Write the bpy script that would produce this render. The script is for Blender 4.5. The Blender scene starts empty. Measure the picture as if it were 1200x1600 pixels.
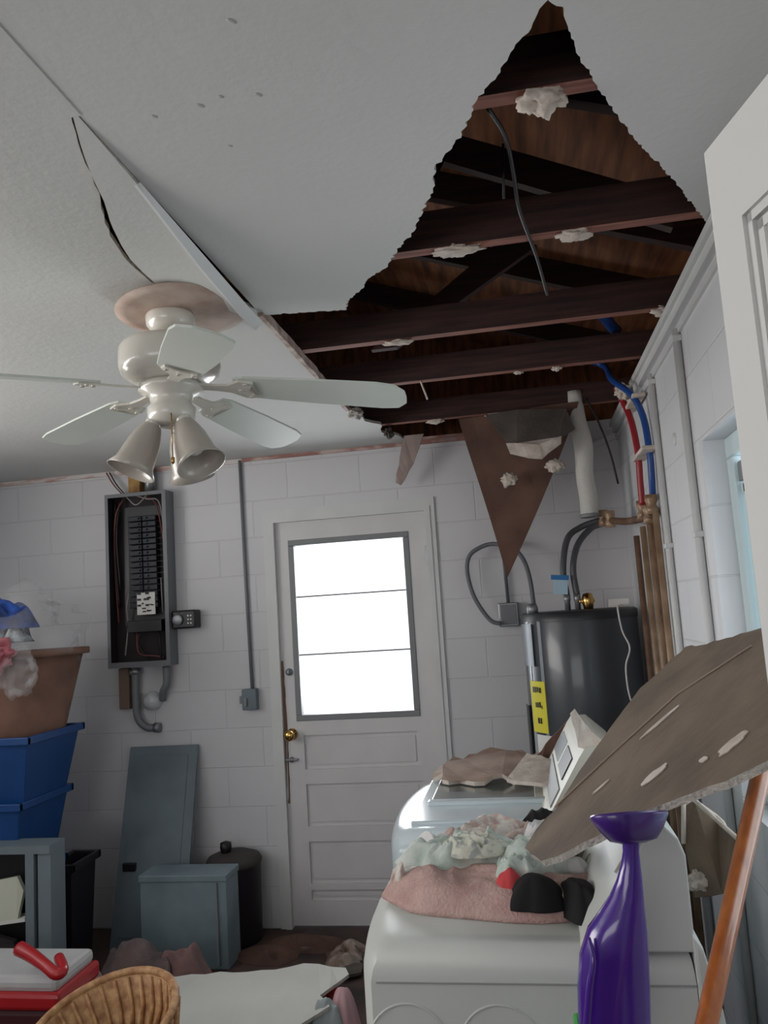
import bpy, bmesh, math, random
from mathutils import Vector, Matrix, noise
scn = bpy.context.scene
COL = scn.collection
rnd = random.Random(7)

# ------------------------------------------------------------------ camera
F = 1251.0                      # focal length in pixels of the 1200x1600 frame
CAM = Vector((0, 0, 1.59))
def _n(v): v = Vector(v); v.normalize(); return v
_h, _m = 155.0, -.0645
_Y = Vector((217, 141, F))
_dx = -(141*0 + F*F + _h*141)/(217 + 141*_m)
_X = -Vector((_dx, _h + _m*_dx, F))
_Y.normalize(); _X.normalize()
_Z = _X.cross(_Y)               # room axes seen from the camera (right, down, forward)
def ray(px, py):
    d = Vector((px-600, py-800, F))
    return Vector((_X.dot(d), _Y.dot(d), _Z.dot(d)))
def onx(px, py, x): d = ray(px, py); return CAM + d*(x/d.x)
def ony(px, py, y): d = ray(px, py); return CAM + d*(y/d.y)
def onz(px, py, z): d = ray(px, py); return CAM + d*((z-CAM.z)/d.z)
right = Vector((_X.x, _Y.x, _Z.x)); down = Vector((_X.y, _Y.y, _Z.y)); fwd = Vector((_X.z, _Y.z, _Z.z))
cd = bpy.data.cameras.new('camera'); cam = bpy.data.objects.new('camera', cd); COL.objects.link(cam)
cd.sensor_fit = 'VERTICAL'; cd.sensor_height = 36; cd.sensor_width = 27; cd.lens = 36*F/1600
M = Matrix((right, -down, -fwd)).transposed().to_4x4(); M.translation = CAM
cam.matrix_world = M; cd.clip_start = .02; cd.clip_end = 100
scn.camera = cam

# ------------------------------------------------------------------ light
scn.view_settings.view_transform = 'Standard'; scn.view_settings.look = 'None'
scn.view_settings.exposure = 0.48; scn.view_settings.gamma = 1; scn.view_settings.use_curve_mapping = False
w = bpy.data.worlds.new('overcast'); scn.world = w; w.use_nodes = True
bg = w.node_tree.nodes['Background']; bg.inputs[0].default_value = (.93, .96, 1, 1); bg.inputs[1].default_value = 1.25
def area(name, loc, rot, sx, sy, power, col, spread=180):
    l = bpy.data.lights.new(name, 'AREA'); l.shape = 'RECTANGLE'; l.size = sx; l.size_y = sy; l.energy = power; l.color = col
    l.spread = math.radians(spread)
    o = bpy.data.objects.new(name, l); COL.objects.link(o); o.location = loc; o.rotation_euler = rot
    return o
# daylight at door pane and side window; left and rear are added fill lamps
area('daylight_door', (-.905, 4.5, 1.55), (math.radians(-90), 0, 0), .6, .9, 12, (.93, .97, 1))
area('daylight_window', (.95, 1.92, 1.62), (0, math.radians(90), 0), .75, .85, 4, (.85, .95, 1))
area('fill_left', (-3.3, 1.5, 1.85), (0, math.radians(-118), 0), .8, 2.4, 27, (1, .965, .92), 150)
area('fill_rear', (-1.6, -2.3, 1.7), (math.radians(105), 0, 0), 2.4, .9, 7, (1, .965, .92), 150)

# ------------------------------------------------------------------ materials
def lin(c): return tuple(((x/255)/12.92 if x/255 <= .04045 else ((x/255+.055)/1.055)**2.4) for x in c)
MATS = {}
def mat(name, rgb, rough=.6, metal=0, var=0, vscale=8, rgb2=None, bump=0, bscale=60, coat=0, alpha=None, trans=0, stretch=(1,1,1), vmin=.35, vmax=.65, ior=None):
    m = bpy.data.materials.new(name); m.use_nodes = True; nt = m.node_tree
    b = nt.nodes['Principled BSDF']; c = lin(rgb)
    b.inputs['Base Color'].default_value = (*c, 1); b.inputs['Roughness'].default_value = rough; b.inputs['Metallic'].default_value = metal
    if coat: b.inputs['Coat Weight'].default_value = coat; b.inputs['Coat Roughness'].default_value = .08
    if alpha is not None: b.inputs['Alpha'].default_value = alpha
    if trans: b.inputs['Transmission Weight'].default_value = trans
    tc = nt.nodes.new('ShaderNodeTexCoord'); mp = nt.nodes.new('ShaderNodeMapping'); mp.inputs['Scale'].default_value = stretch
    nt.links.new(tc.outputs['Object'], mp.inputs['Vector'])
    if var or rgb2:
        n = nt.nodes.new('ShaderNodeTexNoise'); n.inputs['Scale'].default_value = vscale; n.inputs['Detail'].default_value = 6
        r = nt.nodes.new('ShaderNodeValToRGB')
        c2 = lin(rgb2) if rgb2 else tuple(x*(1-var) for x in c)
        r.color_ramp.elements[0].color = (*c, 1); r.color_ramp.elements[0].position = vmin
        r.color_ramp.elements[1].color = (*c2, 1); r.color_ramp.elements[1].position = vmax
        nt.links.new(mp.outputs[0], n.inputs['Vector']); nt.links.new(n.outputs['Fac'], r.inputs[0]); nt.links.new(r.outputs[0], b.inputs['Base Color'])
    if bump:
        n2 = nt.nodes.new('ShaderNodeTexNoise'); n2.inputs['Scale'].default_value = bscale; n2.inputs['Detail'].default_value = 4
        bp = nt.nodes.new('ShaderNodeBump'); bp.inputs['Strength'].default_value = bump; bp.inputs['Distance'].default_value = .01
        nt.links.new(mp.outputs[0], n2.inputs['Vector']); nt.links.new(n2.outputs['Fac'], bp.inputs['Height']); nt.links.new(bp.outputs[0], b.inputs['Normal'])
    MATS[name] = m
    return m
def block_mat(name, rgb, axis):
    m = mat(name, rgb, .55); nt = m.node_tree; b = nt.nodes['Principled BSDF']
    tc = nt.nodes.new('ShaderNodeTexCoord'); sp = nt.nodes.new('ShaderNodeSeparateXYZ'); cb = nt.nodes.new('ShaderNodeCombineXYZ')
    nt.links.new(tc.outputs['Object'], sp.inputs[0]); nt.links.new(sp.outputs[axis], cb.inputs[0]); nt.links.new(sp.outputs[2], cb.inputs[1])
    br = nt.nodes.new('ShaderNodeTexBrick'); br.inputs['Scale'].default_value = 1; br.inputs['Brick Width'].default_value = .406
    br.inputs['Row Height'].default_value = .2035; br.inputs['Mortar Size'].default_value = .004; br.inputs['Mortar Smooth'].default_value = .6
    c = lin(rgb)
    br.inputs['Color1'].default_value = (*c, 1); br.inputs['Color2'].default_value = (*[x*.97 for x in c], 1); br.inputs['Mortar'].default_value = (*[x*.93 for x in c], 1)
    nt.links.new(cb.outputs[0], br.inputs['Vector'])
    n = nt.nodes.new('ShaderNodeTexNoise'); n.inputs['Scale'].default_value = 3; n.inputs['Detail'].default_value = 8
    mx = nt.nodes.new('ShaderNodeMix'); mx.data_type = 'RGBA'; mx.blend_type = 'MULTIPLY'; mx.inputs[0].default_value = .35
    rr = nt.nodes.new('ShaderNodeValToRGB'); rr.color_ramp.elements[0].color = (.75, .74, .73, 1); rr.color_ramp.elements[1].color = (1, 1, 1, 1); rr.color_ramp.elements[0].position = .3; rr.color_ramp.elements[1].position = .6
    nt.links.new(n.outputs['Fac'], rr.inputs[0])
    nt.links.new(br.outputs['Color'], mx.inputs[6]); nt.links.new(rr.outputs[0], mx.inputs[7]); nt.links.new(mx.outputs[2], b.inputs['Base Color'])
    bp = nt.nodes.new('ShaderNodeBump'); bp.invert = True; bp.inputs['Strength'].default_value = .45; bp.inputs['Distance'].default_value = .006
    nt.links.new(br.outputs['Fac'], bp.inputs['Height'])
    n3 = nt.nodes.new('ShaderNodeTexNoise'); n3.inputs['Scale'].default_value = 90
    b2 = nt.nodes.new('ShaderNodeBump'); b2.inputs['Strength'].default_value = .12; b2.inputs['Distance'].default_value = .004
    nt.links.new(n3.outputs['Fac'], b2.inputs['Height']); nt.links.new(bp.outputs[0], b2.inputs['Normal']); nt.links.new(b2.outputs[0], b.inputs['Normal'])
    return m
block_b = block_mat('painted_block_back', (214, 213, 216), 0)
block_r = block_mat('painted_block_side', (222, 223, 226), 1)
ceil_m = mat('ceiling_paint', (203, 204, 202), .8, var=.04, vscale=2, bump=.12, bscale=45)
core_m = mat('gypsum_core', (196, 190, 182), .9, var=.25, vscale=30, bump=.6, bscale=120)
brownpaper = mat('drywall_back_paper', (120, 104, 88), .85, rgb2=(96, 82, 70), vscale=6, bump=.25, bscale=50)
brownpaper2 = mat('drywall_back_paper_dark', (104, 76, 64), .85, rgb2=(78, 54, 46), vscale=5, bump=.2, bscale=40)
greypaper = mat('folded_paper_grey', (92, 84, 78), .9, rgb2=(70, 64, 60), vscale=8, bump=.3)
whitepaper = mat('torn_white_paper', (214, 204, 194), .8, rgb2=(186, 172, 160), vscale=20, bump=.3)
paper_bright = mat('joint_tape_white', (232, 232, 232), .7, var=.04)
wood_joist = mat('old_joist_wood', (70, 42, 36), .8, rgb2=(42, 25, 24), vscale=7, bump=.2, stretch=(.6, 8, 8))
joist_lit_face = mat('joist_underside_lit', (150, 98, 82), .75, rgb2=(112, 66, 56), vscale=7, stretch=(.6, 8, 8))  # underside paler than the sides: light from below put into the colour
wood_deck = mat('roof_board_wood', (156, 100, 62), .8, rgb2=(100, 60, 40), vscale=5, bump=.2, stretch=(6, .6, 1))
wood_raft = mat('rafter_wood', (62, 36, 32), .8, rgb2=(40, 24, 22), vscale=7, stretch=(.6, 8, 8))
wood_block = mat('yellow_wood', (176, 138, 78), .7, rgb2=(120, 84, 44), vscale=14)
trim_white = mat('white_trim_paint', (214, 215, 214), .5, var=.06, vscale=6)
trim_red = mat('exposed_red_strip', (206, 190, 184), .85, rgb2=(160, 108, 96), vscale=9, vmin=.42, vmax=.62, stretch=(1, 1, 4))
door_m = mat('door_white_paint', (216, 214, 214), .45, var=.07, vscale=5)
door_in = mat('inner_door_paint', (216, 216, 214), .5)
gasket = mat('pane_frame_grey', (130, 132, 134), .5)
dark_line = mat('dark_gap', (52, 50, 50), .7)
floor_m = mat('floor_dirty', (86, 66, 60), .85, rgb2=(52, 42, 42), vscale=5, bump=.3)
steel = mat('galvanised_steel', (150, 153, 156), .4, metal=.7, var=.15, vscale=10)
panel_grey = mat('panel_grey_paint', (118, 120, 124), .45, var=.1, vscale=5)
cover_grey = mat('cover_grey_paint', (112, 126, 134), .5, rgb2=(96, 108, 116), vscale=4)
box_grey = mat('cabinet_grey_paint', (126, 142, 150), .5, rgb2=(108, 124, 130), vscale=5)
black = mat('black_plastic', (24, 24, 27), .4)
breaker_m = mat('breaker_black', (24, 29, 37), .55)
wire_b = mat('black_wire', (28, 22, 24), .5)
wire_g = mat('grey_wire', (150, 140, 140), .5)
wire_w = mat('white_wire', (225, 222, 220), .5)
wire_r = mat('red_wire', (120, 60, 56), .5)
white_lab = mat('white_label', (228, 226, 222), .6)
fan_m = mat('fan_cream_enamel', (214, 210, 200), .25, coat=.5)
blade_m = mat('fan_blade_white', (206, 212, 204), .45, var=.04)
medallion_m = mat('stained_plate', (190, 172, 160), .7, rgb2=(160, 134, 120), vscale=10)
brass = mat('polished_brass', (196, 158, 96), .22, metal=1)
shade_m = mat('frosted_glass_shade', (208, 200, 190), .3, trans=.35, coat=.4)
tank_m = mat('heater_dark_enamel', (62, 66, 72), .32, var=.12, vscale=3, coat=.3)
tank_top = mat('heater_top_black', (40, 42, 46), .4)
foil = mat('clear_tape_shine', (190, 196, 200), .2, metal=.5)
yellow_m = mat('yellow_label', (222, 210, 60), .5)
blue_m = mat('blue_tag', (30, 110, 170), .5)
copper = mat('aged_copper', (186, 160, 132), .42, metal=.25, rgb2=(140, 112, 88), vscale=9)
copper_dk = mat('insulated_pipe_brown', (130, 100, 78), .7, rgb2=(92, 68, 52), vscale=12, bump=.4)
pex_r = mat('red_pex', (150, 34, 44), .35)
pex_b = mat('blue_pex', (30, 70, 138), .35)
hose_g = mat('braided_hose_grey', (96, 98, 102), .4, metal=.5, bump=.4, bscale=200)
cond_g = mat('flexible_conduit_grey', (104, 106, 110), .5, bump=.3, bscale=200)
duct_m = mat('white_wrapped_duct', (202, 200, 194), .6, bump=.5, bscale=30)
app_w = mat('appliance_white', (206, 208, 204), .42)
app_b = mat('washer_white_blue', (212, 224, 230), .2, coat=.6)
lid_g = mat('smoked_glass_lid', (104, 112, 108), .2, coat=.6)
lint = mat('console_beige', (206, 204, 192), .4)
purple = mat('glossy_purple_plastic', (72, 32, 142), .2, coat=.6)
purple_d = mat('dark_purple_plastic', (66, 34, 120), .3, coat=.4)
green_m = mat('green_plastic', (70, 170, 80), .4)
pole_m = mat('varnished_orange_wood', (196, 116, 58), .3, rgb2=(170, 92, 44), vscale=10, stretch=(6, 6, .6), coat=.4)
blue_bin = mat('blue_plastic_tote', (22, 74, 138), .4, var=.2, vscale=3)
black_bin = mat('black_plastic_bin', (34, 30, 36), .5)
card = mat('brown_cardboard', (140, 104, 88), .8, rgb2=(112, 82, 70), vscale=5, bump=.2)
bag_m = mat('clear_plastic_bag', (226, 226, 228), .25, alpha=.13, bump=.8, bscale=25)
red_m = mat('red_plastic', (176, 28, 36), .35, coat=.3)
wicker = mat('woven_wicker', (206, 162, 116), .6, rgb2=(160, 112, 76), vscale=30, bump=.4)
cl_green = mat('cloth_pale_green', (176, 190, 182), .9, rgb2=(214, 218, 212), vscale=16, bump=.3)
cl_floral = mat('cloth_floral', (214, 208, 200), .9, rgb2=(196, 168, 160), vscale=40, bump=.3, vmin=.45, vmax=.6)
cl_pink = mat('cloth_pink', (204, 172, 164), .95, rgb2=(186, 150, 144), vscale=20, bump=.5, bscale=150)
cl_black = mat('cloth_black', (24, 21, 24), .9, var=.3, vscale=10)
cl_white = mat('cloth_white', (220, 218, 218), .9, bump=.3)
cl_red = mat('cloth_red', (200, 70, 74), .9)
cl_blue = mat('cloth_blue', (40, 84, 170), .9, rgb2=(24, 36, 80), vscale=14)
cl_navy = mat('cloth_dark_mix', (60, 64, 70), .9, rgb2=(180, 186, 190), vscale=22)
cl_rose = mat('cloth_rose', (206, 130, 138), .9, rgb2=(190, 104, 116), vscale=9)
insul = mat('grey_brown_rag', (120, 104, 102), .95, rgb2=(88, 76, 78), vscale=8, bump=.5)
win_v = mat('window_vinyl', (206, 222, 226), .35)
glass_m = bpy.data.materials.new('clear_pane'); glass_m.use_nodes = True
_nt = glass_m.node_tree; _nt.nodes.clear()
_o = _nt.nodes.new('ShaderNodeOutputMaterial'); _mx = _nt.nodes.new('ShaderNodeMixShader'); _t = _nt.nodes.new('ShaderNodeBsdfTransparent'); _g = _nt.nodes.new('ShaderNodeBsdfGlossy')
_g.inputs['Roughness'].default_value = .05; _mx.inputs[0].default_value = .05
_nt.links.new(_t.outputs[0], _mx.inputs[1]); _nt.links.new(_g.outputs[0], _mx.inputs[2]); _nt.links.new(_mx.outputs[0], _o.inputs[0])

# ------------------------------------------------------------------ builders
def V(*a): return Vector(a)
class B:
    """collects shapes in room coordinates; build() links them as one mesh object"""
    def __init__(s): s.bm = bmesh.new()
    def box(s, lo, hi, bevel=0, mi=0, rot=None, piv=None, seg=2):
        lo = Vector(lo); hi = Vector(hi); r = bmesh.ops.create_cube(s.bm, size=1); vs = r['verts']
        c = (lo+hi)/2; d = hi-lo
        for v in vs: v.co = Vector((v.co.x*d.x, v.co.y*d.y, v.co.z*d.z)) + c
        fs = set(f for v in vs for f in v.link_faces)
        if bevel:
            es = list(set(e for v in vs for e in v.link_edges))
            res = bmesh.ops.bevel(s.bm, geom=es, offset=bevel, segments=seg, affect='EDGES', profile=.5)
            fs = set(res['faces']) | set(f for f in fs if f.is_valid)
            vs = list(set(v for f in fs for v in f.verts))
        if rot is not None:
            p = Vector(piv) if piv is not None else c
            for v in vs: v.co = rot @ (v.co-p) + p
        for f in fs: f.material_index = mi
        return vs
    def tube(s, pts, r, seg=10, mi=0, cap=True, smoothn=0):
        pts = [Vector(p) for p in pts]
        if smoothn and len(pts) > 2: pts, r = spline(pts, smoothn, r)
        rs = r if isinstance(r, (list, tuple)) else [r]*len(pts)
        rings = []; up = None
        for i, p in enumerate(pts):
            t = (pts[min(i+1, len(pts)-1)] - pts[max(i-1, 0)]).normalized()
            if up is None:
                up = t.orthogonal().normalized()
            else:
                up = (up - t*up.dot(t)); up = up.normalized() if up.length > 1e-6 else t.orthogonal().normalized()
            sd = t.cross(up)
            rings.append([s.bm.verts.new(p + (up*math.cos(a) + sd*math.sin(a))*rs[i]) for a in [2*math.pi*k/seg for k in range(seg)]])
        for i in range(len(rings)-1):
            for k in range(seg):
                f = s.bm.faces.new((rings[i][k], rings[i][(k+1) % seg], rings[i+1][(k+1) % seg], rings[i+1][k])); f.material_index = mi; f.smooth = True
        if cap:
            for q in (rings[0][::-1], rings[-1]):
                f = s.bm.faces.new(q); f.material_index = mi
    def lathe(s, prof, c, axis=(0, 0, 1), seg=32, mi=0, sq=1.0):
        """prof: (radius, height) pairs along axis from point c"""
        c = Vector(c); ax = Vector(axis).normalized(); u = ax.orthogonal().normalized(); v = ax.cross(u)
        rings = []
        for r, h in prof:
            if r < 1e-5: rings.append([s.bm.verts.new(c+ax*h)])
            else: rings.append([s.bm.verts.new(c+ax*h+(u*math.cos(a)+v*math.sin(a)*sq)*r) for a in [2*math.pi*k/seg for k in range(seg)]])
        for a, b in zip(rings, rings[1:]):
            for k in range(seg):
                if len(a) == 1 and len(b) == 1: continue
                if len(a) == 1: q = (a[0], b[(k+1) % seg], b[k])
                elif len(b) == 1: q = (a[k], a[(k+1) % seg], b[0])
                else: q = (a[k], a[(k+1) % seg], b[(k+1) % seg], b[k])
                f = s.bm.faces.new(q); f.material_index = mi; f.smooth = True
    def prism(s, poly, off, mi=(0, 0, 0)):
        """poly: 3D outline; off: thickness vector; mi: materials of outline face, far face, rim"""
        off = Vector(off); a = [s.bm.verts.new(Vector(p)) for p in poly]; b = [s.bm.verts.new(Vector(p)+off) for p in poly]
        ea = []; eb = []
        n = len(a)
        for i in range(n):
            f = s.bm.faces.new((a[i], a[(i+1) % n], b[(i+1) % n], b[i])); f.material_index = mi[2]
        for q, m_ in ((a, mi[0]), (b[::-1], mi[1])):
            f = s.bm.faces.new(q); f.material_index = m_
            bmesh.ops.triangulate(s.bm, faces=[f])
    def build(s, name, m, parent=None, label=None, cat=None, group=None, kind=None, smooth=False, angle=None, bevel=0):
        me = bpy.data.meshes.new(name)
        bmesh.ops.recalc_face_normals(s.bm, faces=s.bm.faces)
        if parent is not None: org = parent.get('_o', None); org = Vector(org)
        elif kind == 'structure': org = Vector((0, 0, 0))
        else:
            cs = [v.co for v in s.bm.verts]; lo = [min(c[i] for c in cs) for i in range(3)]; hi = [max(c[i] for c in cs) for i in range(3)]
            org = Vector(((lo[0]+hi[0])/2, (lo[1]+hi[1])/2, lo[2]))
        for v in s.bm.verts: v.co -= org
        if smooth:
            for f in s.bm.faces: f.smooth = True
        s.bm.to_mesh(me); s.bm.free()
        if angle is not None: me.set_sharp_from_angle(angle=math.radians(angle))
        for x in (m if isinstance(m, (list, tuple)) else [m]): me.materials.append(x)
        o = bpy.data.objects.new(name, me); COL.objects.link(o)
        o['_o'] = tuple(org)
        if parent is not None: o.parent = parent
        else: o.location = org
        if bevel:
            bv = o.modifiers.new('bevel', 'BEVEL'); bv.width = bevel; bv.segments = 2; bv.limit_method = 'ANGLE'
        tag(o, label, cat, group, kind)
        return o
def tag(o, label=None, cat=None, group=None, kind=None):
    if label: o['label'] = label
    if cat: o['category'] = cat
    if group: o['group'] = group
    if kind: o['kind'] = kind
def thing(name, label, cat, loc, group=None):
    o = bpy.data.objects.new(name, None); COL.objects.link(o); o.location = loc; o['_o'] = tuple(loc); o.empty_display_size = .05
    tag(o, label, cat, group); return o
def spline(pts, n, r=None):
    out = []; rs = []
    R_ = r if isinstance(r, (list, tuple)) else [r]*len(pts)
    P = [pts[0]*2-pts[1]] + list(pts) + [pts[-1]*2-pts[-2]]
    for i in range(1, len(P)-2):
        a, b, c, d = P[i-1:i+3]
        for k in range(n):
            t = k/n
            out.append(.5*((2*b)+(c-a)*t+(2*a-5*b+4*c-d)*t*t+(3*b-a-3*c+d)*t**3))
            if r is not None: rs.append(R_[i-1]+(R_[i]-R_[i-1])*t)
    out.append(pts[-1]); rs.append(R_[-1])
    return out, rs
def ragged(poly, amp, step, seed=1, skip=(), closed=True):
    r = random.Random(seed); out = []; n = len(poly)
    for i in range(n if closed else n-1):
        a = Vector(poly[i]); b = Vector(poly[(i+1) % n]); out.append(a)
        if i in skip: continue
        L = (b-a).length; k = max(1, int(L/step)); t = (b-a).normalized()
        pl = Vector((-t.y, t.x, 0)) if abs(t.z) < .5 and abs(t.x)+abs(t.y) > .1 else t.orthogonal()
        if len(a) == 3 and (abs(a.z-b.z) > 1e-4): pl = t.orthogonal()
        for j in range(1, k):
            q = a.lerp(b, j/k) + pl*r.uniform(-amp, amp)
            out.append(q)
    if not closed: out.append(Vector(poly[-1]))
    return out
def heap(name, c, rx, ry, h, seed, m, parent=None, rot=0, rough=.5, n=80, fs=1.0, ex=2.6, **kw):
    """a crumpled pile of cloth or rag resting at c"""
    b = B(); off = Vector((seed*3.7, seed*1.3, 0)); cr, sr = math.cos(rot), math.sin(rot); R = []
    for i in range(n//2+1):
        q = i/(n//2); row = []
        for k in range(n):
            a = 2*math.pi*k/n
            e = 1 + .22*noise.noise(Vector((math.cos(a)*1.5, math.sin(a)*1.5, seed)))
            x = q*math.cos(a)*rx*e; y = q*math.sin(a)*ry*e
            wx = noise.noise(Vector((x, y, .3))*(7*fs)+off)*.09; wy = noise.noise(Vector((y, x, .7))*(7*fs)+off)*.09; x_w, y_w = x+wx, y+wy
            sm = lambda q_, e_: math.sqrt(q_*q_+e_)
            f = noise.noise(Vector((x_w, y_w, 0))*(9*fs)+off)*.55 + (.5-sm(noise.noise(Vector((x_w, y_w, 0))*(13*fs)+off), .006)*1.9)*.55 + (.5-sm(noise.noise(Vector((x_w, y_w, 0))*(30*fs)+off), .01)*1.8)*.16
            z = h*max(0.03, (1-q**ex))*(1+rough*(f-.2)) if q < 1 else 0.0
            row.append(b.bm.verts.new(Vector(c)+Vector((x*cr-y*sr, x*sr+y*cr, z))))
            if i == 0: break
        R.append(row)
    for i in range(1, len(R)):
        for k in range(n):
            if i == 1: b.bm.faces.new((R[0][0], R[1][k], R[1][(k+1) % n]))
            else: b.bm.faces.new((R[i-1][k], R[i][k], R[i][(k+1) % n], R[i-1][(k+1) % n]))
    b.bm.faces.new(R[-1][::-1])
    return b.build(name, m, parent, smooth=True, **kw)
def clump(name, c, r, seed, m, sc=(1, 1, 1), rough=.35, freq=18, parent=None, **kw):
    b = B(); res = bmesh.ops.create_icosphere(b.bm, subdivisions=4, radius=1)
    for v in b.bm.verts:
        d = v.co.normalized(); k = 1 + rough*(noise.noise(d*2.2+Vector((seed, 0, 0)))+.5*noise.noise(d*6+Vector((0, seed, 0))))
        v.co = Vector(c) + Vector((d.x*sc[0], d.y*sc[1], d.z*sc[2]))*r*k
    return b.build(name, m, parent, smooth=True, **kw)

D, RX, HC = 4.2, .55, 2.48      # back wall, right wall, ceiling
LX, RY = -3.4, -2.5             # left wall, rear wall

# ------------------------------------------------------------------ setting
b = B(); b.box((LX-.2, RY-.2, -.1), (RX+.3, D+.2, 0)); b.build('floor', floor_m, kind='structure')
b = B()
b.box((LX-.2, D, 0), (-1.335, D+.15, 2.5)); b.box((-.445, D, 0), (RX+.2, D+.15, 2.5)); b.box((-1.335, D, 2.13), (-.445, D+.15, 2.5))
b.build('wall_back', block_b, kind='structure')
WY0, WY1, WZ0, WZ1 = 1.35, 2.41, 1.0, 2.02
b = B()
for lo, hi in [((RX, RY, 0), (RX+.2, WY0, 2.5)), ((RX, WY1, 0), (RX+.2, D, 2.5)), ((RX, WY0, 0), (RX+.2, WY1, WZ0)), ((RX, WY0, WZ1), (RX+.2, WY1, 2.5))]: b.box(lo, hi)
b.build('wall_right', block_r, kind='structure')
b = B()
for lo, hi in [((LX-.15, RY, 0), (LX, -.5, 2.5)), ((LX-.15, 2.3, 0), (LX, D, 2.5)), ((LX-.15, -.5, 0), (LX, 2.3, 1.3)), ((LX-.15, -.5, 2.3), (LX, 2.3, 2.5))]: b.box(lo, hi)  # unseen wall; its opening is added to let light in
b.build('wall_left', block_r, kind='structure')
b = B()
for lo, hi in [((LX, RY-.15, 0), (-2.9, RY, 2.5)), ((-.3, RY-.15, 0), (RX, RY, 2.5)), ((-2.9, RY-.15, 2.15), (-.3, RY, 2.5)), ((-2.9, RY-.15, 0), (-.3, RY, 1.2))]: b.box(lo, hi)  # out of view; the gap is made up to admit fill light
b.build('wall_rear', block_b, kind='structure')

# ceiling: two drywall runs that meet on a seam at x = -0.69, torn open over the machines
SX = -.69
hole = [(-.69, 2.19), (-.56, 2.215), (-.44, 2.235), (-.425, 2.17), (-.37, 2.10), (-.33, 2.03), (-.28, 1.985), (-.235, 1.89), (-.19, 1.82), (-.145, 1.70), (-.11, 1.61), (-.105, 1.545), (-.04, 1.44), (-.01, 1.35), (.02, 1.30), (.075, 1.20), (.112, 1.13), (.135, 1.15), (.16, 1.25), (.20, 1.35), (.25, 1.455), (.30, 1.56), (.36, 1.665), (.41, 1.76), (.47, 1.875), (.515, 1.965), (RX, 1.99)]
hp = ragged([V(x, y, HC) for x, y in hole], .0045, .009, 5, closed=False)
b = B(); b.prism(hp + [V(RX, RY, HC), V(SX, RY, HC)], (0, 0, .013), (0, 1, 1))
b.build('ceiling', [ceil_m, core_m], kind='structure')
for k, (px, py, r) in enumerate([(241, 182, .008), (313, 165, .010), (345, 151, .007), (404, 148, .009), (360, 228, .006), (362, 33, .010)]):
    p = onz(px, py, HC); b = B(); b.lathe([(0, -.0012), (r*.6, -.001), (r, .0005), (0, .0005)], (p.x, p.y, HC), (0, 0, 1), 14, sq=.6); b.build('ceiling_dent', mat('dent_grey', (176, 176, 174), .85) if k == 0 else MATS['dent_grey'], label='small grey scuff mark on the ceiling left of the hole', cat='dent', group='scuff marks on the ceiling')  # ceiling dents, drawn as small grey spots
# left run, open where the flap sags
tear = [(-.69, 1.16), (-.745, 1.30), (-.78, 1.41), (-.80, 1.47), (-.84, 1.56), (-.865, 1.65), (-.88, 1.72), (-.885, 1.80), (-.885, 1.88), (-.86, 1.93), (-.80, 2.0), (-.74, 2.07), (-.69, 2.14)]
b = B()
edge = ragged([V(-.69, 2.14, HC), V(-.695, 2.9, HC), V(-.69, 3.38, HC), V(-.655, 3.42, HC), V(-.66, 3.62, HC), V(-.60, 3.72, HC), V(-.625, 3.9, HC), V(-.56, 4.0, HC), V(-.53, D, HC)], .006, .04, 9, closed=False)
b.prism([V(SX, RY, HC)] + ragged([V(x, y, HC) for x, y in tear], .003, .03, 3, closed=False)[:-1] + edge + [V(LX, D, HC), V(LX, RY, HC)], (0, 0, .013), (0, 1, 1))
b.build('ceiling', [ceil_m, core_m], kind='structure')
# sagging flap
def sag(x, y):
    t = min(1, max(0, (y-1.16)/.9)); ux = min(1, max(0, (x+.9)/.21))
    return .040*t**1.2*(.22+.78*ux)
b = B(); N = 26; rows = []
tv = [Vector((x, y)) for x, y in tear]
def tear_x(y):
    for p, q in zip(tear, tear[1:]):
        if p[1] <= y <= q[1]: return p[0]+(q[0]-p[0])*(y-p[1])/max(1e-6, q[1]-p[1])
    return tear[-1][0]
for i in range(N+1):
    y = 1.165+(2.135-1.165)*i/N; x0 = tear_x(y)+.004+.012*min(1, max(0, (y-1.38)/.2)); x1 = SX-.002
    rows.append([(x0+(x1-x0)*k/8, y) for k in range(9)])
for dz in (0, .012):
    vv = [[b.bm.verts.new((x, y, HC-sag(x, y)+dz)) for x, y in r] for r in rows]
    for i in range(N):
        for k in range(8):
            f = b.bm.faces.new((vv[i][k], vv[i][k+1], vv[i+1][k+1], vv[i+1][k])); f.material_index = 0
    if dz == 0: lowv = vv
    else:
        for i in range(N):
            for k in (0, 8):
                f = b.bm.faces.new((lowv[i][k], lowv[i+1][k], vv[i+1][k], vv[i][k])); f.material_index = 1
flap = thing('ceiling_panel', 'white ceiling panel piece sagging out of the ceiling beside the fan mount', 'ceiling panel', (-.8, 1.7, HC))
b.build('panel_sheet', [ceil_m, core_m], flap, smooth=False)
b = B()                                                     # peeling joint strip on its right edge
prev = None
for i in range(17):
    y = 1.42+(2.15-1.42)*i/16; t = i/16
    z0 = HC-sag(SX, y)+.004; z1 = z0-.004-.022*min(1, t*2.2)
    r = [b.bm.verts.new(p) for p in ((SX-.001, y, z0), (SX+.004+.012*t, y, z0), (SX-.004, y, z1), (SX-.01, y, z1))]
    if prev:
        for k in range(4): b.bm.faces.new((prev[k], prev[(k+1) % 4], r[(k+1) % 4], r[k]))
    else: b.bm.faces.new(r)
    prev = r
b.bm.faces.new(prev[::-1]); b.build('joint_strip', paper_bright, flap, label='bright white peeled joint strip')
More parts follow.
